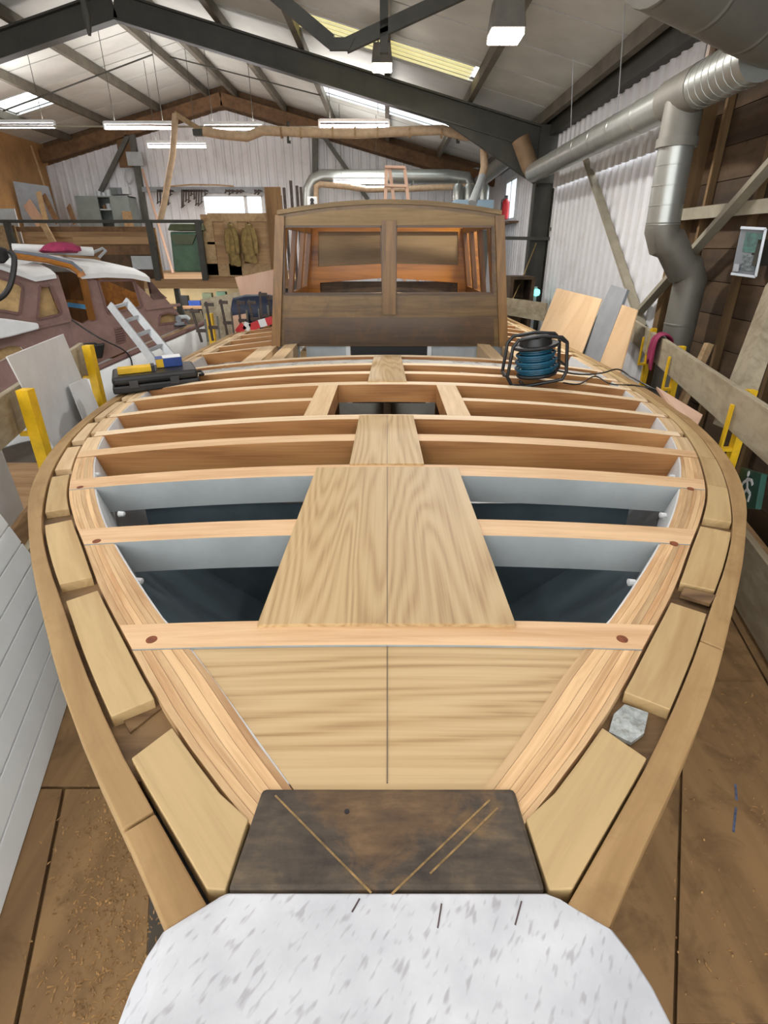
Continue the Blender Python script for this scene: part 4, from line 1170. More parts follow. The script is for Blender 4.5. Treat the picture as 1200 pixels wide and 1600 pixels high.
# tool case with packs on it
tc0 = V(-1.70, 3.98, dz(1.75)); an = math.radians(24)
ex, ey = V(math.cos(an), math.sin(an), .03), V(-math.sin(an), math.cos(an), 0)
def TC(x, y, z): return tc0 + ex*x + ey*y + V(0,0,z)
def obox(x0,x1,y0,y1,z0,z1, F): return MB().hexa([F(x0,y0,z0),F(x1,y0,z0),F(x1,y1,z0),F(x0,y1,z0),F(x0,y0,z1),F(x1,y0,z1),F(x1,y1,z1),F(x0,y1,z1)])
tcase = thing('tool_case', 'black plastic tool case lying on the side deck', 'tool case', tc0)
mk('case_base', obox(-.29,.29,-.19,.19,.012,.065,TC), M['black'], tcase, False, .012)
mk('case_lid', obox(-.285,.285,-.185,.185,.067,.125,TC), M['black'], tcase, False, .02)
for x in (-.15, .12): mk('latch', obox(x-.03,x+.03,-.2,-.188,.045,.095,TC), paint('dark_latch', (58,58,58), .5, .1, 8), tcase, False, .003)
mk('handle', MB().tube([TC(.3,-.07,.06), TC(.33,-.06,.06), TC(.33,.06,.06), TC(.3,.07,.06)], .01, 8), M['black'], tcase, True)
yb = thing('yellow_pack', 'yellow slim pack lying on the tool case', 'box', TC(-.1,.0,.127))
mk('carton', obox(-.24,.0,-.1,.0,.127,.165,TC), M['yellow'], yb, False, .004)
mk('band', obox(-.02,.004,-.102,.002,.126,.167,TC), M['black'], yb)
bb = thing('blue_box', 'blue and white box on the tool case beside the yellow pack', 'box', TC(.1,.05,.127))
mk('carton', obox(.02,.2,.0,.13,.127,.19,TC), M['blue'], bb, False, .003)
mk('white_top', obox(.07,.195,.005,.125,.1905,.194,TC), M['white'], bb)
mk('yellow_side', obox(.02,.07,-.004,.0,.13,.188,TC), M['yellow'], bb)

M['bluemark'] = paint('faded_blue_mark', (78,88,112), .8, .3, 60)
for a, b in (((1149,1225),(1151,1250)), ((1150,1262),(1146,1300))):
    mk('paint_mark', MB().beam(P(*a, Z=PZ+.0005), P(*b, Z=PZ+.0005), .007, .001), M['bluemark'], scr)
# sawdust and shavings on the scaffold
rs_ = random.Random(11); sh = MB()
for k in range(1500):
    if k % 5 < 4:
        t = rs_.random(); cxx = -.60 - .32*t + rs_.gauss(0, .07); cyy = .45 + .75*t + rs_.gauss(0, .08)
    else:
        t = rs_.random(); cxx = .75 + .75*t + rs_.gauss(0, .12); cyy = .3 + 1.3*t + rs_.gauss(0, .15)
    L_ = rs_.uniform(.002, .009); w_ = rs_.uniform(.0008, .0026); a_ = rs_.uniform(0, 6.28); h_ = rs_.uniform(.001, .004)
    dx, dy = math.cos(a_)*L_, math.sin(a_)*L_; ox, oy = -math.sin(a_)*w_, math.cos(a_)*w_
    z0 = PZ + .001
    sh.add([(cxx-dx-ox,cyy-dy-oy,z0), (cxx-dx+ox,cyy-dy+oy,z0), (cxx+ox,cyy+oy,z0+h_), (cxx-ox,cyy-oy,z0+h_), (cxx+dx+ox,cyy+dy+oy,z0), (cxx+dx-ox,cyy+dy-oy,z0)], [(0,1,2,3),(3,2,4,5)])
tag(mk('wood_shavings', sh, paint('shavings', (150,114,70), .8, .2, 30)), 'loose wood shavings scattered on the scaffold boards', 'shavings', None, 'stuff')
# ================================================================== MAUVE CRUISER ALONGSIDE
LA = V(-4.5, 6.8, 0); LD = V(.515, .857, 0).normalized(); LN = V(.857, -.515, 0).normalized()
def Q(px, py, off=0.0): return PP(px, py, LA + LN * off, LN)
lb = thing('cabin_cruiser', 'mauve primed cabin cruiser with white roofs standing alongside', 'boat', (-4.6, 8, 0.2))
side = [Q(-60,405), Q(0,415), Q(54,436), Q(84,430), Q(91,430), Q(112,498), Q(130,506), Q(143,499), Q(128,430), Q(232,434), Q(262,470), Q(294,507), Q(165,562), Q(0,645), Q(-60,680)]
w2_ = [Q(62,447), Q(76,446), Q(80,449), Q(96,488), Q(94,491), Q(60,499), Q(58,496)]
w3_ = [Q(153,439), Q(207,438), Q(210,440), Q(222,479), Q(169,490), Q(167,486)]
w4_ = [Q(237,459), Q(252,458), Q(262,466), Q(240,469)]
w5_ = [Q(248,507), Q(250,492), Q(262,488), Q(275,491), Q(284,502)]
w6_ = [Q(-10,556), Q(0,546), Q(16,540), Q(36,543), Q(42,549), Q(10,562), Q(-10,572)]
cs = mk('cabin_side', MB().sheet(side, [w2_, w3_, w4_, w5_, w6_], -LN*.05), M['pink'], lb)
def frame_of(loop, w, mat, nm, close=True):
    mb = MB()
    for a, b in zip(loop, loop[1:] + loop[:1]): mb.beam(a + LN*.005, b + LN*.005, w, .02, LN)
    return mk(nm, mb, mat, cs)
for l in (w2_, w3_, w5_): frame_of(l, .025, M['pinkdark'], 'window_trim')
for l in (w2_, w5_, w6_): mk('masking_paper', MB().prism([p - LN*.07 for p in l], -LN*.004), M['paper'], cs)
# front of the wheelhouse (seen edge on) with papered windscreen
fa = Q(54,436); fb_ = Q(45,516)
fdv = V(-.9, -.2, 0)
ws = [fa, Q(0,415) + LN*.0, Q(-60,398), Q(-60,520), fb_]
mk('windscreen_paper', MB().prism([Q(-20,428,.012), Q(30,444,.012), Q(35,450,.012), Q(30,490,.012), Q(-20,482,.012)], LN*.004), M['paper'], cs)
frame_of([Q(-20,428,.012), Q(30,444,.012), Q(35,450,.012), Q(30,490,.012), Q(-20,482,.012)], .03, M['pinkdark'], 'window_trim')
# mouldings
for a, b in (((0,526),(110,500)), ((228,483),(281,476)), ((0,518),(44,508))):
    mk('moulding', MB().beam(Q(*a,.01), Q(*b,.01), .035, .03, LN), M['pink'], cs)
for k in range(7):
    mk('louvre', MB().beam(Q(179+k*.6,514+k*3.6,.01), Q(193+k*.6,511+k*3.6,.01), .02, .02, LN), M['pinkdark'], cs)
for k in range(4):
    mk('louvre', MB().beam(Q(226+k,506+k*3.4,.01), Q(233+k,504+k*3.4,.01), .02, .02, LN), M['pinkdark'], cs)
# door jamb
mk('door_jamb', MB().beam(Q(128,428), Q(144,500), .05, .09, LN), M['varnishz'], lb)
# interior
mk('cabin_inside', MB().prism([Q(40,425,-1.3), Q(225,425,-1.3), Q(225,560,-1.3), Q(40,560,-1.3)], -LN*.03), wood('dim_cabin_lining', (110,70,32), (74,46,20), 'z', 0, 20, .4, .05), lb)
mk('bunk_front', MB().beam(Q(150,452,-.9), Q(260,495,-.9), .35, .03, LN), M['varnish'], lb)
mk('chart_shelf', MB().beam(Q(95,475,-.6), Q(150,478,-.6), .12, .3, LN), M['varnish'], lb)
mk('blue_lid', MB().beam(Q(106,476,-.4), Q(136,480,-.4), .06, .02, LN), paint('sky_blue_plastic', (96,170,220), .4, .05, 6), lb)
# roofs
def roof(front, depth, rise, th, nm):
    rr = []
    for q in front:
        prof = []
        for t in (0, .05, .2, .5, .8, .95, 1):
            prof.append(q - LN*depth*t + V(0,0,rise*(1-(2*t-1)**2) + (.02 if 0 < t < 1 else 0)))
        rr.append(prof + [p - V(0,0,th) for p in prof[::-1]])
    return mk(nm, MB().loft(rr), M['white'], lb, True)
roof([Q(-70,402,.06), Q(0,414,.06), Q(54,433,.06), Q(87,428,.06)], 1.7, .16, .05, 'wheelhouse_roof')
roof([Q(126,428,.06), Q(165,426,.06), Q(205,428,.06), Q(234,434,.06)], 1.6, .16, .06, 'cabin_roof')
mk('roof_arch', MB().tube([Q(20,398,-.3), Q(70,404,-.15), Q(110,414,.0), Q(124,424,.04), Q(128,432,.05)], .05, 8), M['varnish'], lb, True)
mk('grey_gutter', MB().tube([Q(22,394,-.28), Q(72,401,-.12), Q(112,411,.03), Q(127,424,.07)], .03, 6), paint('grey_edge', (110,116,126), .5, .1, 6), lb, True)
mk('roof_link', MB().prism([Q(18,392,-.3), Q(75,398,-.12), Q(118,412,.02), Q(128,426,.05), Q(165,424,-.2), Q(110,402,-.8)], (0,0,-.04)), M['white'], lb)
mk('fore_coachroof', MB().prism([Q(-60,490,.02), Q(0,497,.02), Q(43,503,.02), Q(45,512,.02), Q(0,524,.02), Q(-60,535,.02)], LN*.25), M['white'], lb, False, .02)
# side deck, rail and hull
r0, r1 = Q(120,590,.32), Q(318,505,.06)
mk('side_deck', MB().prism([Q(150,572,0), Q(296,507,0), r1 + V(0,0,-.02), r0 + V(0,0,-.02)], (0,0,-.03)), M['timber'], lb)
rl = [Q(60,622,.34), r0, Q(165,570,.33), Q(215,548,.31), Q(270,526,.24), Q(300,513,.14), r1]
mk('rubbing_strake', MB().tube(rl, .035, 8), M['pinkdark'], lb, True)
rr = []
for i, q in enumerate(rl):
    f = i / (len(rl)-1)
    rr.append([q - V(0,0,.03), q - V(0,0,.45) - LN*.05, q - V(0,0,1.0) - LN*.2, V(q.x, q.y, .25) - LN*.45])
o = mk('hull_side', MB().loft(rr, False, False), M['white'], lb, True)
s_ = o.modifiers.new('thick', 'SOLIDIFY'); s_.thickness = .04
rr2 = [[r[0] - LN*(2.6 - 2.4*(i/(len(rl)-1))**3), r[2] - LN*(2.2 - 2.1*(i/(len(rl)-1))**3), r[3] - LN*(1.6-1.5*(i/(len(rl)-1))**3)] for i, r in enumerate(rr)]
o = mk('hull_side', MB().loft(rr2, False, False), M['white'], lb, True)
s_ = o.modifiers.new('thick', 'SOLIDIFY'); s_.thickness = .04
mk('cradle', MB().box(-5.6,-4.2,6.0,6.3,0,.6), M['timberx'], lb); mk('cradle', MB().box(-4.9,-3.7,8.0,8.3,0,.6), M['timberx'], lb)
# on the cruiser roof: rolled sheet, magenta rag, bits
solo('rolled_sheet', MB().tube([Q(20,388,-.9), Q(145,393,-.6)], .06, 10), M['white'], 'white rolled sheet lying on the cruiser roof', 'roll', None, True)
rg_ = MB(); c = Q(96,388,-.6)
rings = []
for k,(r,h) in enumerate(((.02,.07),(.1,.06),(.17,.02),(.2,-.03),(.16,-.05))):
    rings.append([c + V(r*math.cos(t)*(1+.2*math.sin(3*t+k))*1.3, r*math.sin(t)*(1+.2*math.cos(2*t)), h + .01*math.sin(5*t)) for t in [2*math.pi*j/14 for j in range(14)]])
solo('rag', rg_.loft(rings), M['cloth'], 'magenta rag lying on the rolled sheet on the cruiser roof', 'cloth', None, True)
solo('metal_bracket', MB().tube([Q(145,395,-.6), Q(160,388,-.6), Q(165,392,-.5), Q(155,402,-.5)], .02, 6), M['alu'], 'bent metal bracket at the end of the rolled sheet', 'bracket', None, True)
# black hose at the left edge and black tool bag
solo('black_bag', MB().loft([[Q(-30,410,.2)+V(0,0,0), Q(8,412,.2), Q(16,404,.2), Q(12,388,.2), Q(-30,378,.2)], [p - LN*.3 for p in [Q(-30,410,.2), Q(8,412,.2), Q(16,404,.2), Q(12,388,.2), Q(-30,378,.2)]]]), M['black'], 'black bag resting on the cruiser wheelhouse roof', 'bag', None, False, .02)
cord([Q(14,392,.25), Q(22,402,.28), Q(21,425,.3), Q(14,450,.3), Q(0,466,.3), Q(-25,475,.3)], .03, 'black_hose', 'thick black hose hanging down the cruiser windscreen')
tb = thing('tool_bag', 'black tool bag on the cruiser side deck behind the guard board', 'bag', Q(140,556,.2))
mk('bag_body', MB().hexa([Q(108,560,.3),Q(160,560,.3),Q(160,560,.1),Q(108,562,.1),Q(110,545,.3),Q(164,536,.3),Q(164,535,.1),Q(110,545,.1)]), M['black'], tb, False, .02)
mk('bag_handle', MB().tube([Q(125,544,.2),Q(132,538,.2),Q(148,536,.2),Q(156,540,.2)], .015, 6), M['black'], tb, True)
sd = thing('sander', 'grey sander lying on the cruiser foredeck', 'power tool', Q(280,508,.05))
c = Q(280,506,.0)
mk('sander_body', MB().loft([[c + V(r*math.cos(t), r*math.sin(t), h) for t in [2*math.pi*j/12 for j in range(12)]] for r,h in ((.09,-.01),(.09,.02),(.05,.03),(.05,.1),(.03,.12))]), M['greyplas'], sd, True)
mk('sander_pad', MB().lathe([(.001,-.03),(.1,-.03),(.1,-.012),(.001,-.012)], c, 'z', 14), M['black'], sd)
mk('sander_grip', MB().tube([c+V(0,0,.1), c+V(.12,.04,.1), c+V(.16,.05,.06)], .03, 8), M['whitegrey'], sd, True)
cord([Q(112,500,.05), Q(150,525,.3), Q(190,545,.36), Q(204,560,.36), Q(207,580,.36)], .01, 'drop_cord', 'thin black lead hanging over the cruiser rail beside the ladder')
# aluminium ladder between the boats
ld = thing('ladder', 'aluminium ladder leaning against the cruiser cabin', 'ladder', P(265,575,Y=5.4))
lt, lbm = [P(172,477,Y=6.3), P(196,470,Y=6.45)], [P(262,592,Y=5.3), P(288,580,Y=5.45)]
for a, b in zip(lt, lbm):
    d = (b - a); b2_ = a + d * 1.0
    zz = (PZ - a.z) / d.z
    mk('stile', MB().beam(a, a + d * zz, .03, .075, (LN.x, LN.y, 0)), M['alu'], ld)
for k in range(9):
    t = .04 + k * .205
    a = lt[0].lerp(lbm[0], t); b = lt[1].lerp(lbm[1], t)
    if a.z > PZ + .05: mk('rung', MB().beam(a, b, .045, .03), M['alu'], ld)

# ================================================================== MEZZANINE AND BACK WALL CLUTTER
YM = 12.6
def K(px, py, Y=YM): return P(px, py, Y=Y)
MZ = K(200, 438).z
mz = thing('floor_mezzanine', 'timber mezzanine floor with steel edge rail along the back wall', None, (-6, 14, MZ), kind='structure')
y = YM; 
while y < YB - .35:
    mk('floor_board', MB().box(WL + .1, -2.1, y, min(y + .295, YB-.3), MZ - .05, MZ), M['timberx'], mz); y += .3
mk('edge_beam', MB().box(WL + .1, -2.1, YM - .06, YM, MZ - .16, MZ + .03), M['timberx'], mz)
zr = K(200, 346).z
mk('top_rail', MB().box(WL + .1, K(318,346).x, YM - .05, YM, zr - .03, zr + .03), M['steel'], mz)
for px in (24, 241, 316):
    x = K(px, 390).x
    mk('rail_post', MB().box(x - .06, x + .06, YM - .08, YM - .0, MZ, zr + .03), M['steel'], mz)
for x in (-9.5, -7, -4.6, -2.2):
    mk('support_post', MB().box(x - .05, x + .05, YM + .05, YM + .15, 0, MZ - .05), M['steel'], mz)
# planks stored along the front of the mezzanine
def kboard(x0, y0, x1, y1, Y, th, mat, name, label, cat, group=None):
    a, b = K(x0, y1, Y), K(x1, y0, Y)
    return solo(name, MB().box(a.x, b.x, Y, Y + th, a.z, b.z), mat, label, cat, group, False, .004)
g = 'planks stored on edge along the mezzanine'
for i, (x0, y0, x1, y1, Y, m_) in enumerate(((26,354,238,362,12.85,'brown'), (50,362,238,371,12.9,'timberx'), (115,370,238,382,12.75,'timberx'), (30,380,150,398,12.95,'timberx'),
        (130,383,238,400,12.7,'brown'), (160,398,240,420,12.68,'darkwall'), (30,398,160,430,12.8,'timberx'), (0,352,22,395,12.7,'timber'))):
    lab = ['long reddish plank, topmost behind the mezzanine rail', 'long pale plank under the topmost rail plank', 'wide pale plank in the middle of the mezzanine stack', 'short pale plank behind the cruiser roof roll',
           'reddish plank below the wide pale plank', 'dark stained plank beside the white notice board', 'wide low board behind the cruiser roof', 'pale board at the mezzanine end post'][i]
    a, b = K(x0, y1, Y), K(x1, y0, Y)
    solo('stored_plank', MB().box(a.x, b.x, Y, Y + .04, MZ if i in (5,6) else a.z, b.z), M[m_], lab, 'plank', g, False, .004)
mk('plank_rack', MB().box(K(26,400).x, K(238,400).x, 13.0, 13.05, MZ, zr - .1), M['timberx'], mz)
mk('cross_stay', MB().beam(K(65,345,12.6), K(95,400,12.6), .12, .04, (0,1,0)), M['timber'], mz)
kboard(208,400,238,421,12.62,.03, M['whitegrey'], 'notice_board', 'small white board propped at the steel post', 'board')
# green bin
gb = thing('wheelie_bin', 'green wheelie bin with olive lid on the mezzanine', 'bin', K(291,425,12.7))
a0, a1, b0, b1_ = K(272,425,12.62), K(316,425,12.62), K(265,362,12.6), K(316,362,12.6)
mk('bin_body', MB().hexa([a0, a1, a1+V(0,.5,0), a0+V(0,.5,0), b0, b1_, b1_+V(0,.6,0), b0+V(0,.6,0)]), M['green'], gb, False, .03)
l0, l1 = K(262,360,12.55), K(318,349,12.55)
mk('bin_lid', MB().hexa([V(l0.x,12.52,l0.z),V(l1.x,12.52,l0.z),V(l1.x,13.25,l0.z),V(l0.x,13.25,l0.z),V(l0.x+.05,12.6,l1.z),V(l1.x-.05,12.6,l1.z),V(l1.x-.05,13.2,l1.z+.05),V(l0.x+.05,13.2,l1.z+.05)]), M['olive'], gb, False, .02)
f0, f1 = K(268,382,12.6), K(302,366,12.58)
mk('bin_front_lip', MB().prism([K(266,367,12.56), K(306,367,12.56), K(300,382,12.56), K(274,382,12.56)], (0,.05,0)), M['olive'], gb)
# partition of boards with jackets
pb_ = thing('board_partition', 'plywood partition with framed panels beside the green bin', 'partition', K(375,430,12.7))
p0, p1 = K(325,432,12.7), K(436,335,12.7)
mk('panel_board', MB().box(p0.x, p1.x, 12.72, 12.76, MZ, p1.z), M['timberx'], pb_)
for (x0,y0,x1,y1) in ((325,333,436,346),(325,346,332,430),(360,346,370,430),(425,346,433,430),(325,378,436,382),(325,412,436,432)):
    a, b = K(x0,y1,12.7), K(x1,y0,12.7)
    mk('batten', MB().box(a.x, b.x, 12.68, 12.72, max(MZ,a.z), b.z), M['timber'], pb_)
def jacket(px0, px1, py0, py1, label, hood):
    c = K((px0+px1)/2, py1, 12.6); w = K(px1, py1, 12.6).x - K(px0, py1, 12.6).x; zt_ = K(px0, py0, 12.6).z
    t = thing('jacket', label, 'jacket', c)
    rings = []
    for k in range(8):
        f = k/7; z = zt_ + (c.z - zt_)*f; ww = w*(.25 + .35*min(1, f*2.2))
        rings.append([V(c.x + ww*math.cos(a)*(1+.12*math.sin(3*a+k)) + hood*f*.1, 12.6 + .07*math.sin(a)*(1+.3*math.cos(2*a+k)), z + .02*math.sin(2*a)) for a in [2*math.pi*j/14 for j in range(14)]])
    mk('coat_body', MB().loft(rings), M['jacket'], t, True)
    for s in (-1, 1):
        mk('sleeve', MB().tube([V(c.x+s*w*.3,12.57,zt_-.08), V(c.x+s*w*.5,12.56,zt_-.3), V(c.x+s*w*.52,12.56,zt_-.55)], [.06,.06,.045], 8), M['jacket'], t, True)
    mk('coat_peg', MB().tube([V(c.x,12.7,zt_), V(c.x,12.56,zt_+.02)], .012, 6), M['steel'], t)
jacket(360, 374, 350, 415, 'long khaki coat hanging on the partition beside the bin', .2)
jacket(385, 402, 350, 410, 'shorter khaki jacket hanging beside the long coat', -.3)
# lower bench with strip light under the mezzanine
tube_lamp(256, 341, 444, 13.6, 'lit strip lamp under the mezzanine beyond the cruiser', 30)
tube_lamp(226, 250, 444, 13.9, 'short lit strip lamp seen over the cruiser cabin', 10)
wbn = thing('workbench', 'cluttered workbench under the mezzanine lit by a strip lamp', 'workbench', K(310,500,14))
a, b = K(215,478,14), K(440,478,14)
mk('bench_top', MB().box(a.x, b.x, 13.9, 14.6, a.z-.06, a.z), M['timberx'], wbn)
mk('bench_back', MB().box(a.x, b.x, 14.6, 14.65, a.z, MZ-.06), paint('cream_board', (206,190,140), .6, .05, 3), wbn)
for x in (a.x+.1, (a.x+b.x)/2, b.x-.1): mk('leg', MB().box(x-.04,x+.04,14.0,14.08,0,a.z-.06), M['timberz'], wbn)
for i, (x0,y0,x1,y1,m_) in enumerate(((295,470,312,478,'blue'), (280,462,292,478,'black'), (318,458,330,478,'olive'), (340,456,352,478,'green'))):
    kboard(x0,y0,x1,y1,14.05,.15, M[m_], 'tool_tub', ['blue tub on the lit workbench', 'black box on the lit workbench', 'olive tin on the lit workbench', 'green box on the lit workbench'][i], 'box')

# back wall: cabinets, tools, switch box
sc = thing('steel_cabinet', 'grey steel cabinet with an open bay of tins', 'cabinet', K(165,345,17.6))
def Kb(px, py): return K(px, py, 17.6)
for (x0,x1,nm) in ((126,152,'door'), (179,200,'door')):
    a, b = Kb(x0,352), Kb(x1,306)
    mk(nm, MB().box(a.x+.01, b.x-.01, 17.58, 17.62, MZ+.02, b.z-.02), M['cabinet'], sc)
a, b = Kb(126,352), Kb(200,306)
mk('carcass', MB().box(a.x, b.x, 18.1, 18.14, MZ, b.z).box(a.x, b.x, 17.62, 18.1, b.z-.03, b.z).box(a.x, a.x+.03, 17.62, 18.1, MZ, b.z).box(b.x-.03, b.x, 17.62, 18.1, MZ, b.z), M['cabinet'], sc)
for py in (327, 345):
    q0, q1 = Kb(152,py), Kb(179,py); mk('shelf', MB().box(q0.x, q1.x, 17.63, 18.1, q0.z-.02, q0.z+.01), M['whitegrey'], sc)
for i, (x0,x1,y0,m_) in enumerate(((155,160,320,'brown'), (161,168,318,'whitegrey'), (169,172,314,'beige'), (173,177,319,'red'))):
    a, b = Kb(x0,327), Kb(x1,y0)
    solo('tin', MB().lathe([(.001,.0),((b.x-a.x)/2,0),((b.x-a.x)/2,b.z-a.z),(.001,b.z-a.z)], ((a.x+b.x)/2, 17.85, a.z+.012), 'z', 12), M[m_], ['brown tin in the open cabinet bay', 'pale tin in the open cabinet bay', 'slim beige tin in the open cabinet bay', 'red tin in the open cabinet bay'][i], 'tin')
for i, (x0,x1,y0) in enumerate(((152,157,298),(160,165,300),(166,172,296))):
    a, b = K(x0,306,17.8), K(x1,y0,17.8)
    solo('paint_can', MB().lathe([(.001,.0),((b.x-a.x)/2,0),((b.x-a.x)/2,b.z-a.z),(.001,b.z-a.z)], ((a.x+b.x)/2, 17.8, Kb(150,306).z+.001), 'z', 12), M['whitegrey'], ['middle sized white can standing on the steel cabinet', 'shortest white can standing on the steel cabinet', 'tallest white can standing on the steel cabinet'][i], 'can', 'cans on the steel cabinet')
for i, (x0,y0,x1,y1,Y,m_,nm,lab,cat) in enumerate((
        (200,237,220,259,18.5,'whitegrey','switch_box','white switch box on the gable post','switch box'),
        (172,293,182,304,18.6,'cabinet','wall_plate','grey plate on the wall over the cabinet','plate'), (183,293,190,304,18.6,'greyplas','wall_box','small grey box on the wall over the cabinet','box'),
        (191,292,200,303,18.6,'white','wall_clock','square white wall dial beside the grey panels','dial'),
        (193,330,204,346,17.4,'timber','wood_block','upright wood block by the cabinet foot','block'))):
    a, b = K(x0, y1, Y), K(x1, y0, Y)
    solo(nm, MB().box(a.x, b.x, Y, Y + (.06 if i in (0,4) else .19), MZ if i == 4 else a.z, b.z), M[m_], lab, cat, None, False, .004)
solo('rope_coil', MB().tube([K(202+6*math.cos(t),275+12*math.sin(t),18.6) for t in [2*math.pi*k/20 for k in range(21)]], .025, 6), M['whitegrey'], 'pale coil of rope hanging under the switch box', 'rope', None, True)
# tool rail with hanging clamps
tr_ = thing('tool_rail', 'grey rail on the gable wall carrying clamps', 'rail', K(330,297,18.5))
mk('rail_bar', MB().box(K(222,297,18.5).x, K(432,297,18.5).x, 18.5, 18.56, K(300,300,18.5).z, K(300,292,18.5).z), M['greyplas'], tr_)
mk('curved_batten', MB().tube([K(255,292,18.45), K(300,288.5,18.45), K(340,289,18.45), K(365,291,18.45)], .02, 6), M['timber'], tr_)
rr_ = random.Random(5)
xs = [246,250,262,266,284,287,291,295,299,303,307,311,315,320,353,358,363,370,376,398,404]
for i, px in enumerate(xs):
    L = rr_.uniform(10, 30) if px < 330 else rr_.uniform(5, 9)
    a = K(px, 296, 18.485); b = K(px + rr_.uniform(-1,1), 296 + L, 18.485)
    t = thing('clamp', ('short dark clamp hanging on the tool rail over the bright window' if px > 330 else 'long dark clamp hanging low on the tool rail' if L > 20 else 'medium dark clamp hanging on the tool rail away from the window'), 'clamp', a, 'clamps hanging on the tool rail')
    mk('clamp_bar', MB().beam(a, b, .035, .02, (0,1,0)), M['rust'], t)
    mk('clamp_jaw', MB().beam(a + V(-.01,0,-.02), a + V(.10,0,-.05), .05, .03, (0,1,0)), M['rust'], t)
    mk('clamp_screw', MB().tube([b + V(.07,0,.06), b + V(0,0,.03), b + V(-.03,0,.0)], .014, 6), M['rust'], t)
# leaning poles and lumber in the far corner
solo('wooden_pole', MB().beam(K(48,228,17.9), V(K(97,352,17.4).x, 17.4, MZ), .05, .04), M['timber'], 'long pale pole leaning in the far corner', 'pole')
solo('red_batten', MB().beam(K(222,264,18.2), K(246,345,17.2) + (K(246,345,17.2)-K(222,264,18.2)) * ((MZ-K(246,345,17.2).z)/(K(246,345,17.2).z-K(222,264,18.2).z)), .06, .04), M['pinkply'], 'reddish batten leaning under the tool rail', 'batten')
for i, (x0,y0,x1,y1,m_,lab) in enumerate(((42,317,64,350,'pinkply','pinkish board leaning by the corner doorway'), (60,300,72,346,'timber','pale upright batten in the corner'), (68,305,90,348,'brown','brown plank leaning in the corner'), (107,322,117,348,'brown','small brown board leaning beside the steel cabinet'))):
    solo('corner_board', MB().beam(K(x0,y0,16.6+.0*i), K(x1,y1,16.3-.12*i), .28 if i in (0,) else .14, .03, (0,1,0)), M[m_], lab, 'board', None)
solo('corner_door', MB().prism([K(20,283,16.7), K(75,291,17.0), V(K(93,350,17.0).x+.05,17.0,MZ), V(K(33,350,16.7).x+.05,16.7,MZ)], (0,.04,0)), M['greyplas'], 'grey framed door standing in the far corner', 'door')
solo('white_hardboard', MB().box(K(-30,345,13.2).x, K(27,345,13.2).x, 13.2, 13.23, MZ, K(0,326,13.2).z), M['whitegrey'], 'pale board standing behind the mezzanine rail end', 'board')
# boards stacked behind the wheelhouse corner
for i, (x0,y0,x1,y1,Y,m_) in enumerate(((417,292,438,345,12.5,'timberz'), (430,305,440,330,12.3,'darkwall'))):
    a, b = K(x0, y1, 12.66+.1*i), K(x1, y0, 12.66+.1*i)
    solo('stored_board', MB().box(a.x, b.x, 12.66+.1*i, 12.70+.1*i, MZ, b.z), M[m_], ['tall pale board standing beside the partition','short dark board beside the tall pale board'][i], 'board', None, False, .004)

# ---- wooden A-frame, hoses and cross duct
af = thing('hose_boom', 'wooden boom holding the beige extraction hose', 'boom', K(252,345,12.9))
mk('boom_leg', MB().tube([K(250,345,12.9), K(256,320,12.9), K(270,240,12.9), K(274,178,12.9)], .06, 10), M['beige'], af, True)
mk('boom_arm', MB().beam(K(273,178,12.9), K(322,208,12.9), .09, .09, (0,1,0)), M['timber'], af)
mk('boom_bracket', MB().box(K(302,205,12.85).x, K(322,205,12.85).x, 12.8, 12.95, K(310,212,12.85).z, K(310,202,12.85).z), M['steel'], af)
hs = thing('extraction_hose', 'beige extraction hose slung under the strip lamps', 'hose', K(530,205,12.8))
mk('hose_run', MB().tube([K(318,205,12.8), K(345,210,12.8), K(385,214,12.8), K(410,204,12.8), K(500,208,12.8), K(560,209,12.8), K(640,205,12.8), K(690,203,12.8), K(720,211,12.8), K(745,214,12.8)], .085, 10), M['beige'], hs, True)
mk('hose_drop', MB().tube([K(743,214,12.8), K(752,218,12.8), K(756,230,12.8), K(757,262,12.8), K(752,280,12.8)], .08, 10), M['beige'], hs, True)
mk('hose_wand', MB().tube([K(754,275,12.75), K(738,318,12.4)], [.07,.09], 10), M['whitegrey'], hs, True)
for px in (440, 470, 520, 555, 590, 640, 690): mk('hose_band', MB().tube([K(px-1.5,207,12.8), K(px+1.5,207,12.8)], .1, 12), M['timber'], hs, True)
for px in (450, 714):
    mk('hose_hook', MB().tube([K(px,190,12.8), K(px,222,12.8), K(px+4,222,12.8)], .03, 6), M['steel'], hs)
xd = thing('cross_duct', 'silver duct crossing in front of the gable wall with a beige pipe', 'duct', K(620,280,16.8))
mk('duct_run', MB().tube([K(482,330,16.8), K(483,296,16.8), K(490,282,16.8), K(505,276,16.8), K(700,276,16.8), K(728,279,16.8), K(735,290,16.8), K(730,300,16.8)], .17, 14), M['galv'], xd, True)
mk('lower_pipe', MB().tube([K(494,335,16.5), K(494,292,16.5), K(500,288,16.5), K(540,291,16.5), K(575,296,16.5), K(640,295,16.5), K(680,293,16.5), K(740,291,16.5)], .075, 10), M['beige'], xd, True)
for px in (522, 646, 716): mk('hanging_wire', MB().tube([K(px,276,16.75), K(px,297,16.5)], .012, 5), M['alu'], xd)
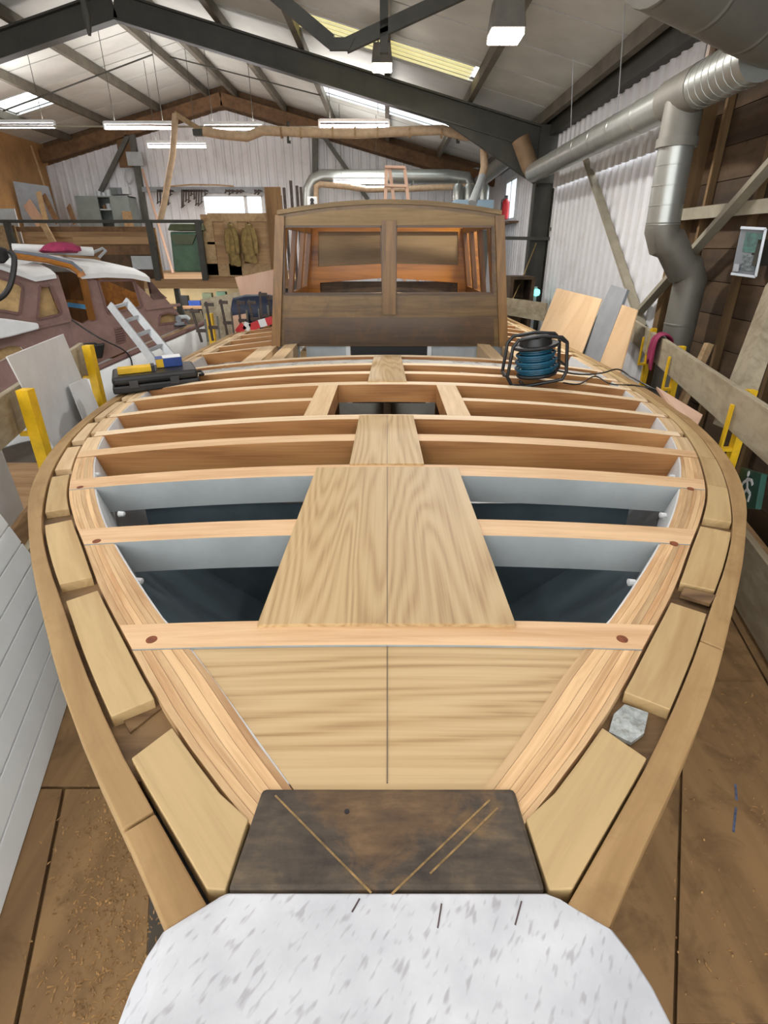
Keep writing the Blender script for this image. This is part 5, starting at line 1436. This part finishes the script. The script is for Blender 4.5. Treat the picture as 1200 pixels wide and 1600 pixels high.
# reddish steps on the aft deck
st = thing('step_ladder', 'small reddish wooden steps standing behind the wheelhouse roof', 'step ladder', P(620,330,Y=8.6))
for a, b in (((604,259),(599,400)), ((608,259),(627,400)), ((632,262),(648,400))):
    q0, q1 = P(*a, Y=8.6), P(*b, Y=8.6); q1 = q0 + (q1 - q0) * ((2.141 - q0.z) / (q1.z - q0.z)); mk('stile', MB().beam(q0, q1, .045, .05, (0,1,0)), M['pinkply'], st)
for py in (261, 290, 318): mk('step', MB().beam(P(602+(py-261)*.02,py,Y=8.58), P(633+(py-261)*.09,py+1,Y=8.58), .12, .03), M['pinkply'], st)
# wall machine, extinguisher, control
mc = thing('dust_collector', 'pale blue machine with silver canisters behind the wheelhouse', 'machine', K(740,330,15))
a, b = K(708,360,15.0), K(772,312,15.0)
mk('cabinet_body', MB().box(a.x, b.x, 15.0, 15.6, a.z, b.z), paint('pale_blue_enamel', (176,206,226), .4, .04, 3), mc, False, .02)
for px in (716, 733, 756): mk('canister', MB().lathe([(.001,0),(.13,0),(.13,.3),(.08,.36),(.001,.36)], (K(px,312,15.2).x, 15.3, b.z), 'z', 14), M['galv'], mc, True)
mk('base_frame', MB().box(a.x+.05, b.x-.05, 15.05, 15.55, 0, a.z), M['steelmid'], mc)
xt_ = thing('fire_extinguisher', 'red fire extinguisher on the side wall by the small window', 'fire extinguisher', P(788,340,X=WR-.14))
c = P(788,343,X=WR-.16)
mk('cylinder', MB().lathe([(.001,0),(.11,0),(.11,.36),(.06,.44),(.03,.47),(.001,.47)], c, 'z', 16), M['red'], xt_, True)
mk('valve', MB().box(c.x-.04,c.x+.04,c.y-.03,c.y+.03,c.z+.46,c.z+.54), M['black'], xt_)
mk('nozzle_hose', MB().tube([c+V(0,-.03,.5), c+V(-.12,-.08,.42), c+V(-.12,-.1,.2)], .018, 6), M['black'], xt_, True)
mk('wall_bracket', MB().box(c.x+.08, WR-.02, c.y-.05, c.y+.05, c.z+.2, c.z+.4), M['steel'], xt_)
ci = thing('dial_box', 'white control box with dark dials on the cross duct drop', 'control panel', K(488,322,14.5))
a, b = K(481,330,14.5), K(495,307,14.5)
mk('panel_case', MB().box(a.x, b.x, 14.5, 14.58, a.z, b.z), M['white'], ci, False, .01)
for k in range(3):
    mk('dial', MB().lathe([(.001,0),(.045,0),(.045,-.03),(.001,-.03)], ((a.x+b.x)/2, 14.5, a.z + (b.z-a.z)*(.25+.25*k)), 'y', 12), M['black'], ci)
mk('panel_post', MB().box((a.x+b.x)/2-.04, (a.x+b.x)/2+.04, 14.58, 14.64, 0, b.z), M['steelmid'], ci)
for i, px in enumerate((444, 455, 464, 470)):
    solo('upright_bar', MB().box(K(px,330,12.0).x, K(px+4,330,12.0).x, 12.0, 12.05, 0, K(px,[293,282,290,292][i],12.0).z), M['rust'], ['dark upright bar next to the stored boards', 'tallest dark upright bar behind the wheelhouse corner', 'dark upright bar between the tallest bar and the dial box', 'dark upright bar nearest the white dial box'][i], 'bar', 'dark bars behind the wheelhouse corner')
# dark shelving by the right column and green lamp
sv = thing('tool_shelving', 'dark shelving below the side wall window beyond the wheelhouse', 'shelving', K(812,470,11.0))
a, b = K(789,520,11.0), K(835,432,11.0)
mk('top_board', MB().box(a.x, b.x, 10.9, 11.5, b.z-.05, b.z), M['darkwall'], sv)
for f in (0, 1): mk('upright', MB().box(a.x+(b.x-a.x-.06)*f, a.x+(b.x-a.x-.06)*f+.06, 10.9, 11.5, 0, b.z-.05), M['darkwall'], sv)
mk('shelf', MB().box(a.x, b.x, 10.95, 11.5, b.z-.45, b.z-.4), M['darkwall'], sv)
mk('back_board', MB().box(a.x, b.x, 11.5, 11.52, 0, b.z-.05), M['darkwall'], sv)
c = K(838,457,11.2)
gl = thing('indicator_lamp', 'glowing turquoise lamp on a post beside the steel column', 'lamp', c)
mk('lamp_lens', MB().lathe([(.001,-.07),(.06,-.05),(.075,0),(.06,.05),(.001,.07)], c, 'z', 14), emit('turquoise_glow', (130,240,225), 1.6), gl, True)
mk('lamp_post', MB().box(c.x-.03, c.x+.03, 11.27, 11.33, 0, c.z+.1), M['alu'], gl)
mk('lamp_base', MB().box(c.x-.03, c.x+.03, 11.2, 11.27, c.z-.03, c.z+.03), M['alu'], gl)
cord([K(789,490,10.2), K(800,470,10.6), K(818,430,11.4), K(832,395,11.8), K(838,380,11.85)], .010, 'hanging_rope', 'pale yellow cord hanging beside the wheelhouse', 'jacket')

# ---- things on the far port side deck: clamps, tape, tarpaulin, boards
def dclamp(px, py, Y, lean_, h, label, cap=False):
    b = P(px, py, Y=Y); zf = dz(min(abs(b.x),2)); b = V(b.x, Y, zf)
    t = thing('sash_clamp', label, 'clamp', b, 'clamps standing along the port side deck')
    top = b + V(lean_, 0, h)
    mk('clamp_bar', MB().beam(b, top, .026, .015, (0,1,0)), M['rust'], t)
    mk('clamp_head', MB().beam(top + V(-.02,0,-.03), top + V(.08,0,-.03), .035, .03, (0,1,0)), M['rust'], t)
    mk('clamp_jaw', MB().beam(b.lerp(top,.35) + V(-.02,0,0), b.lerp(top,.35) + V(.09,0,0), .035, .03, (0,1,0)), M['rust'], t)
    mk('clamp_screw', MB().tube([b.lerp(top,.35)+V(.09,0,-.12), b.lerp(top,.35)+V(.09,0,.12)], .012, 6), M['steelmid'], t)
for i, a in enumerate(((318,552,6.3,-.06,.36), (336,556,6.4,-.02,.42), (358,545,6.8,-.03,.40), (380,540,7.0,.0,.36), (400,540,7.0,-.03,.34), (412,540,7.0,.02,.42), (426,538,7.1,.0,.36))):
    dclamp(*a, 'rusty clamp standing ' + ['at the outer end of the side deck clamp row', 'in front of the yellow guard post', 'before the small ply piece', 'at the red end of the barrier strip', 'beside the middle of the barrier strip', 'in front of the navy tarpaulin', 'against the wheelhouse corner'][i])
yp = P(328,500,Y=6.9)
solo('yellow_upright', MB().box(yp.x-.035, yp.x+.035, 6.88, 6.95, PZ-.02, P(334,490,Y=6.9).z), M['yellow'], 'yellow guard post standing among the clamps', 'post')
tp_ = thing('barrier_tape', 'red and white barrier strip lying across the clamps', 'tape', P(390,512,Y=6.95))
pts_ = [(372,520),(381,508),(391,512),(405,506),(416,503),(426,500)]
for k, (a, b) in enumerate(zip(pts_[:-1], pts_[1:])):
    mk('red_band' if k % 2 == 0 else 'white_band', MB().beam(P(*a,Y=6.94), P(*b,Y=6.94), .015, .09, (0,0,1)), M['red'] if k % 2 == 0 else M['white'], tp_)
tl_ = P(408,488,Y=7.6)
rings = []
for k, (f, r) in enumerate(((-.42,.05),(-.38,.16),(-.2,.2),(.1,.21),(.4,.19),(.6,.17),(.64,.05))):
    rings.append([V(tl_.x + f, 7.7 + r*math.sin(a)*.9, tl_.z + r*math.cos(a)*(1+.08*math.sin(3*a+k))) for a in [2*math.pi*j/14 for j in range(14)]])
solo('tarpaulin_roll', MB().loft(rings), M['navy'], 'navy tarpaulin bundle lying beside the wheelhouse', 'tarpaulin', None, True)
for i, (pts, Y, m_, lab) in enumerate(((((378,432),(432,420),(432,500),(388,500)), 8.3, 'pinkply', 'large pinkish ply sheet leaning by the wheelhouse corner'),
        (((367,433),(378,431),(386,465),(377,466)), 8.5, 'pinkply', 'narrow pinkish ply strip beside the large sheet'),
        (((313,468),(375,456),(388,488),(318,492)), 8.9, 'greywood', 'grey board guarding the walkway beyond the cruiser bow'),
        (((288,486),(314,486),(320,505),(296,505)), 9.3, 'greywood', 'short grey board beyond the cruiser bow'),
        (((360,494),(384,490),(386,520),(364,522)), 7.4, 'pinkply', 'small ply piece standing behind the clamps'))):
    q = [P(a, b, Y=Y) for a, b in pts]
    low = [V(q[3].x, Y, max(PZ, 1.36)), V(q[2].x, Y, max(PZ, 1.36))]
    solo('ply_piece' if 'ply' in lab else 'guard_plank', MB().prism([q[0], q[1], q[2], low[1], low[0], q[3]], (0,.015,0)), M[m_], lab, 'plywood' if 'ply' in lab else 'plank')
# walkway carrying those boards
ww = thing('floor_walkway', 'timber walkway between the two boats', None, (-2.6, 8, 0), kind='structure')
for k in range(4):
    mk('scaffold_board', MB().box(-3.05 + k*.23, -2.84 + k*.23 + .0, 6.6 if k == 0 else 5.7, 11.5, PZ - .04, PZ), M['platform'], ww)
for y in (6.5, 8.5, 11): mk('leg', MB().box(-2.5, -2.44, y, y+.06, 0, PZ-.04), M['steelmid'], ww)
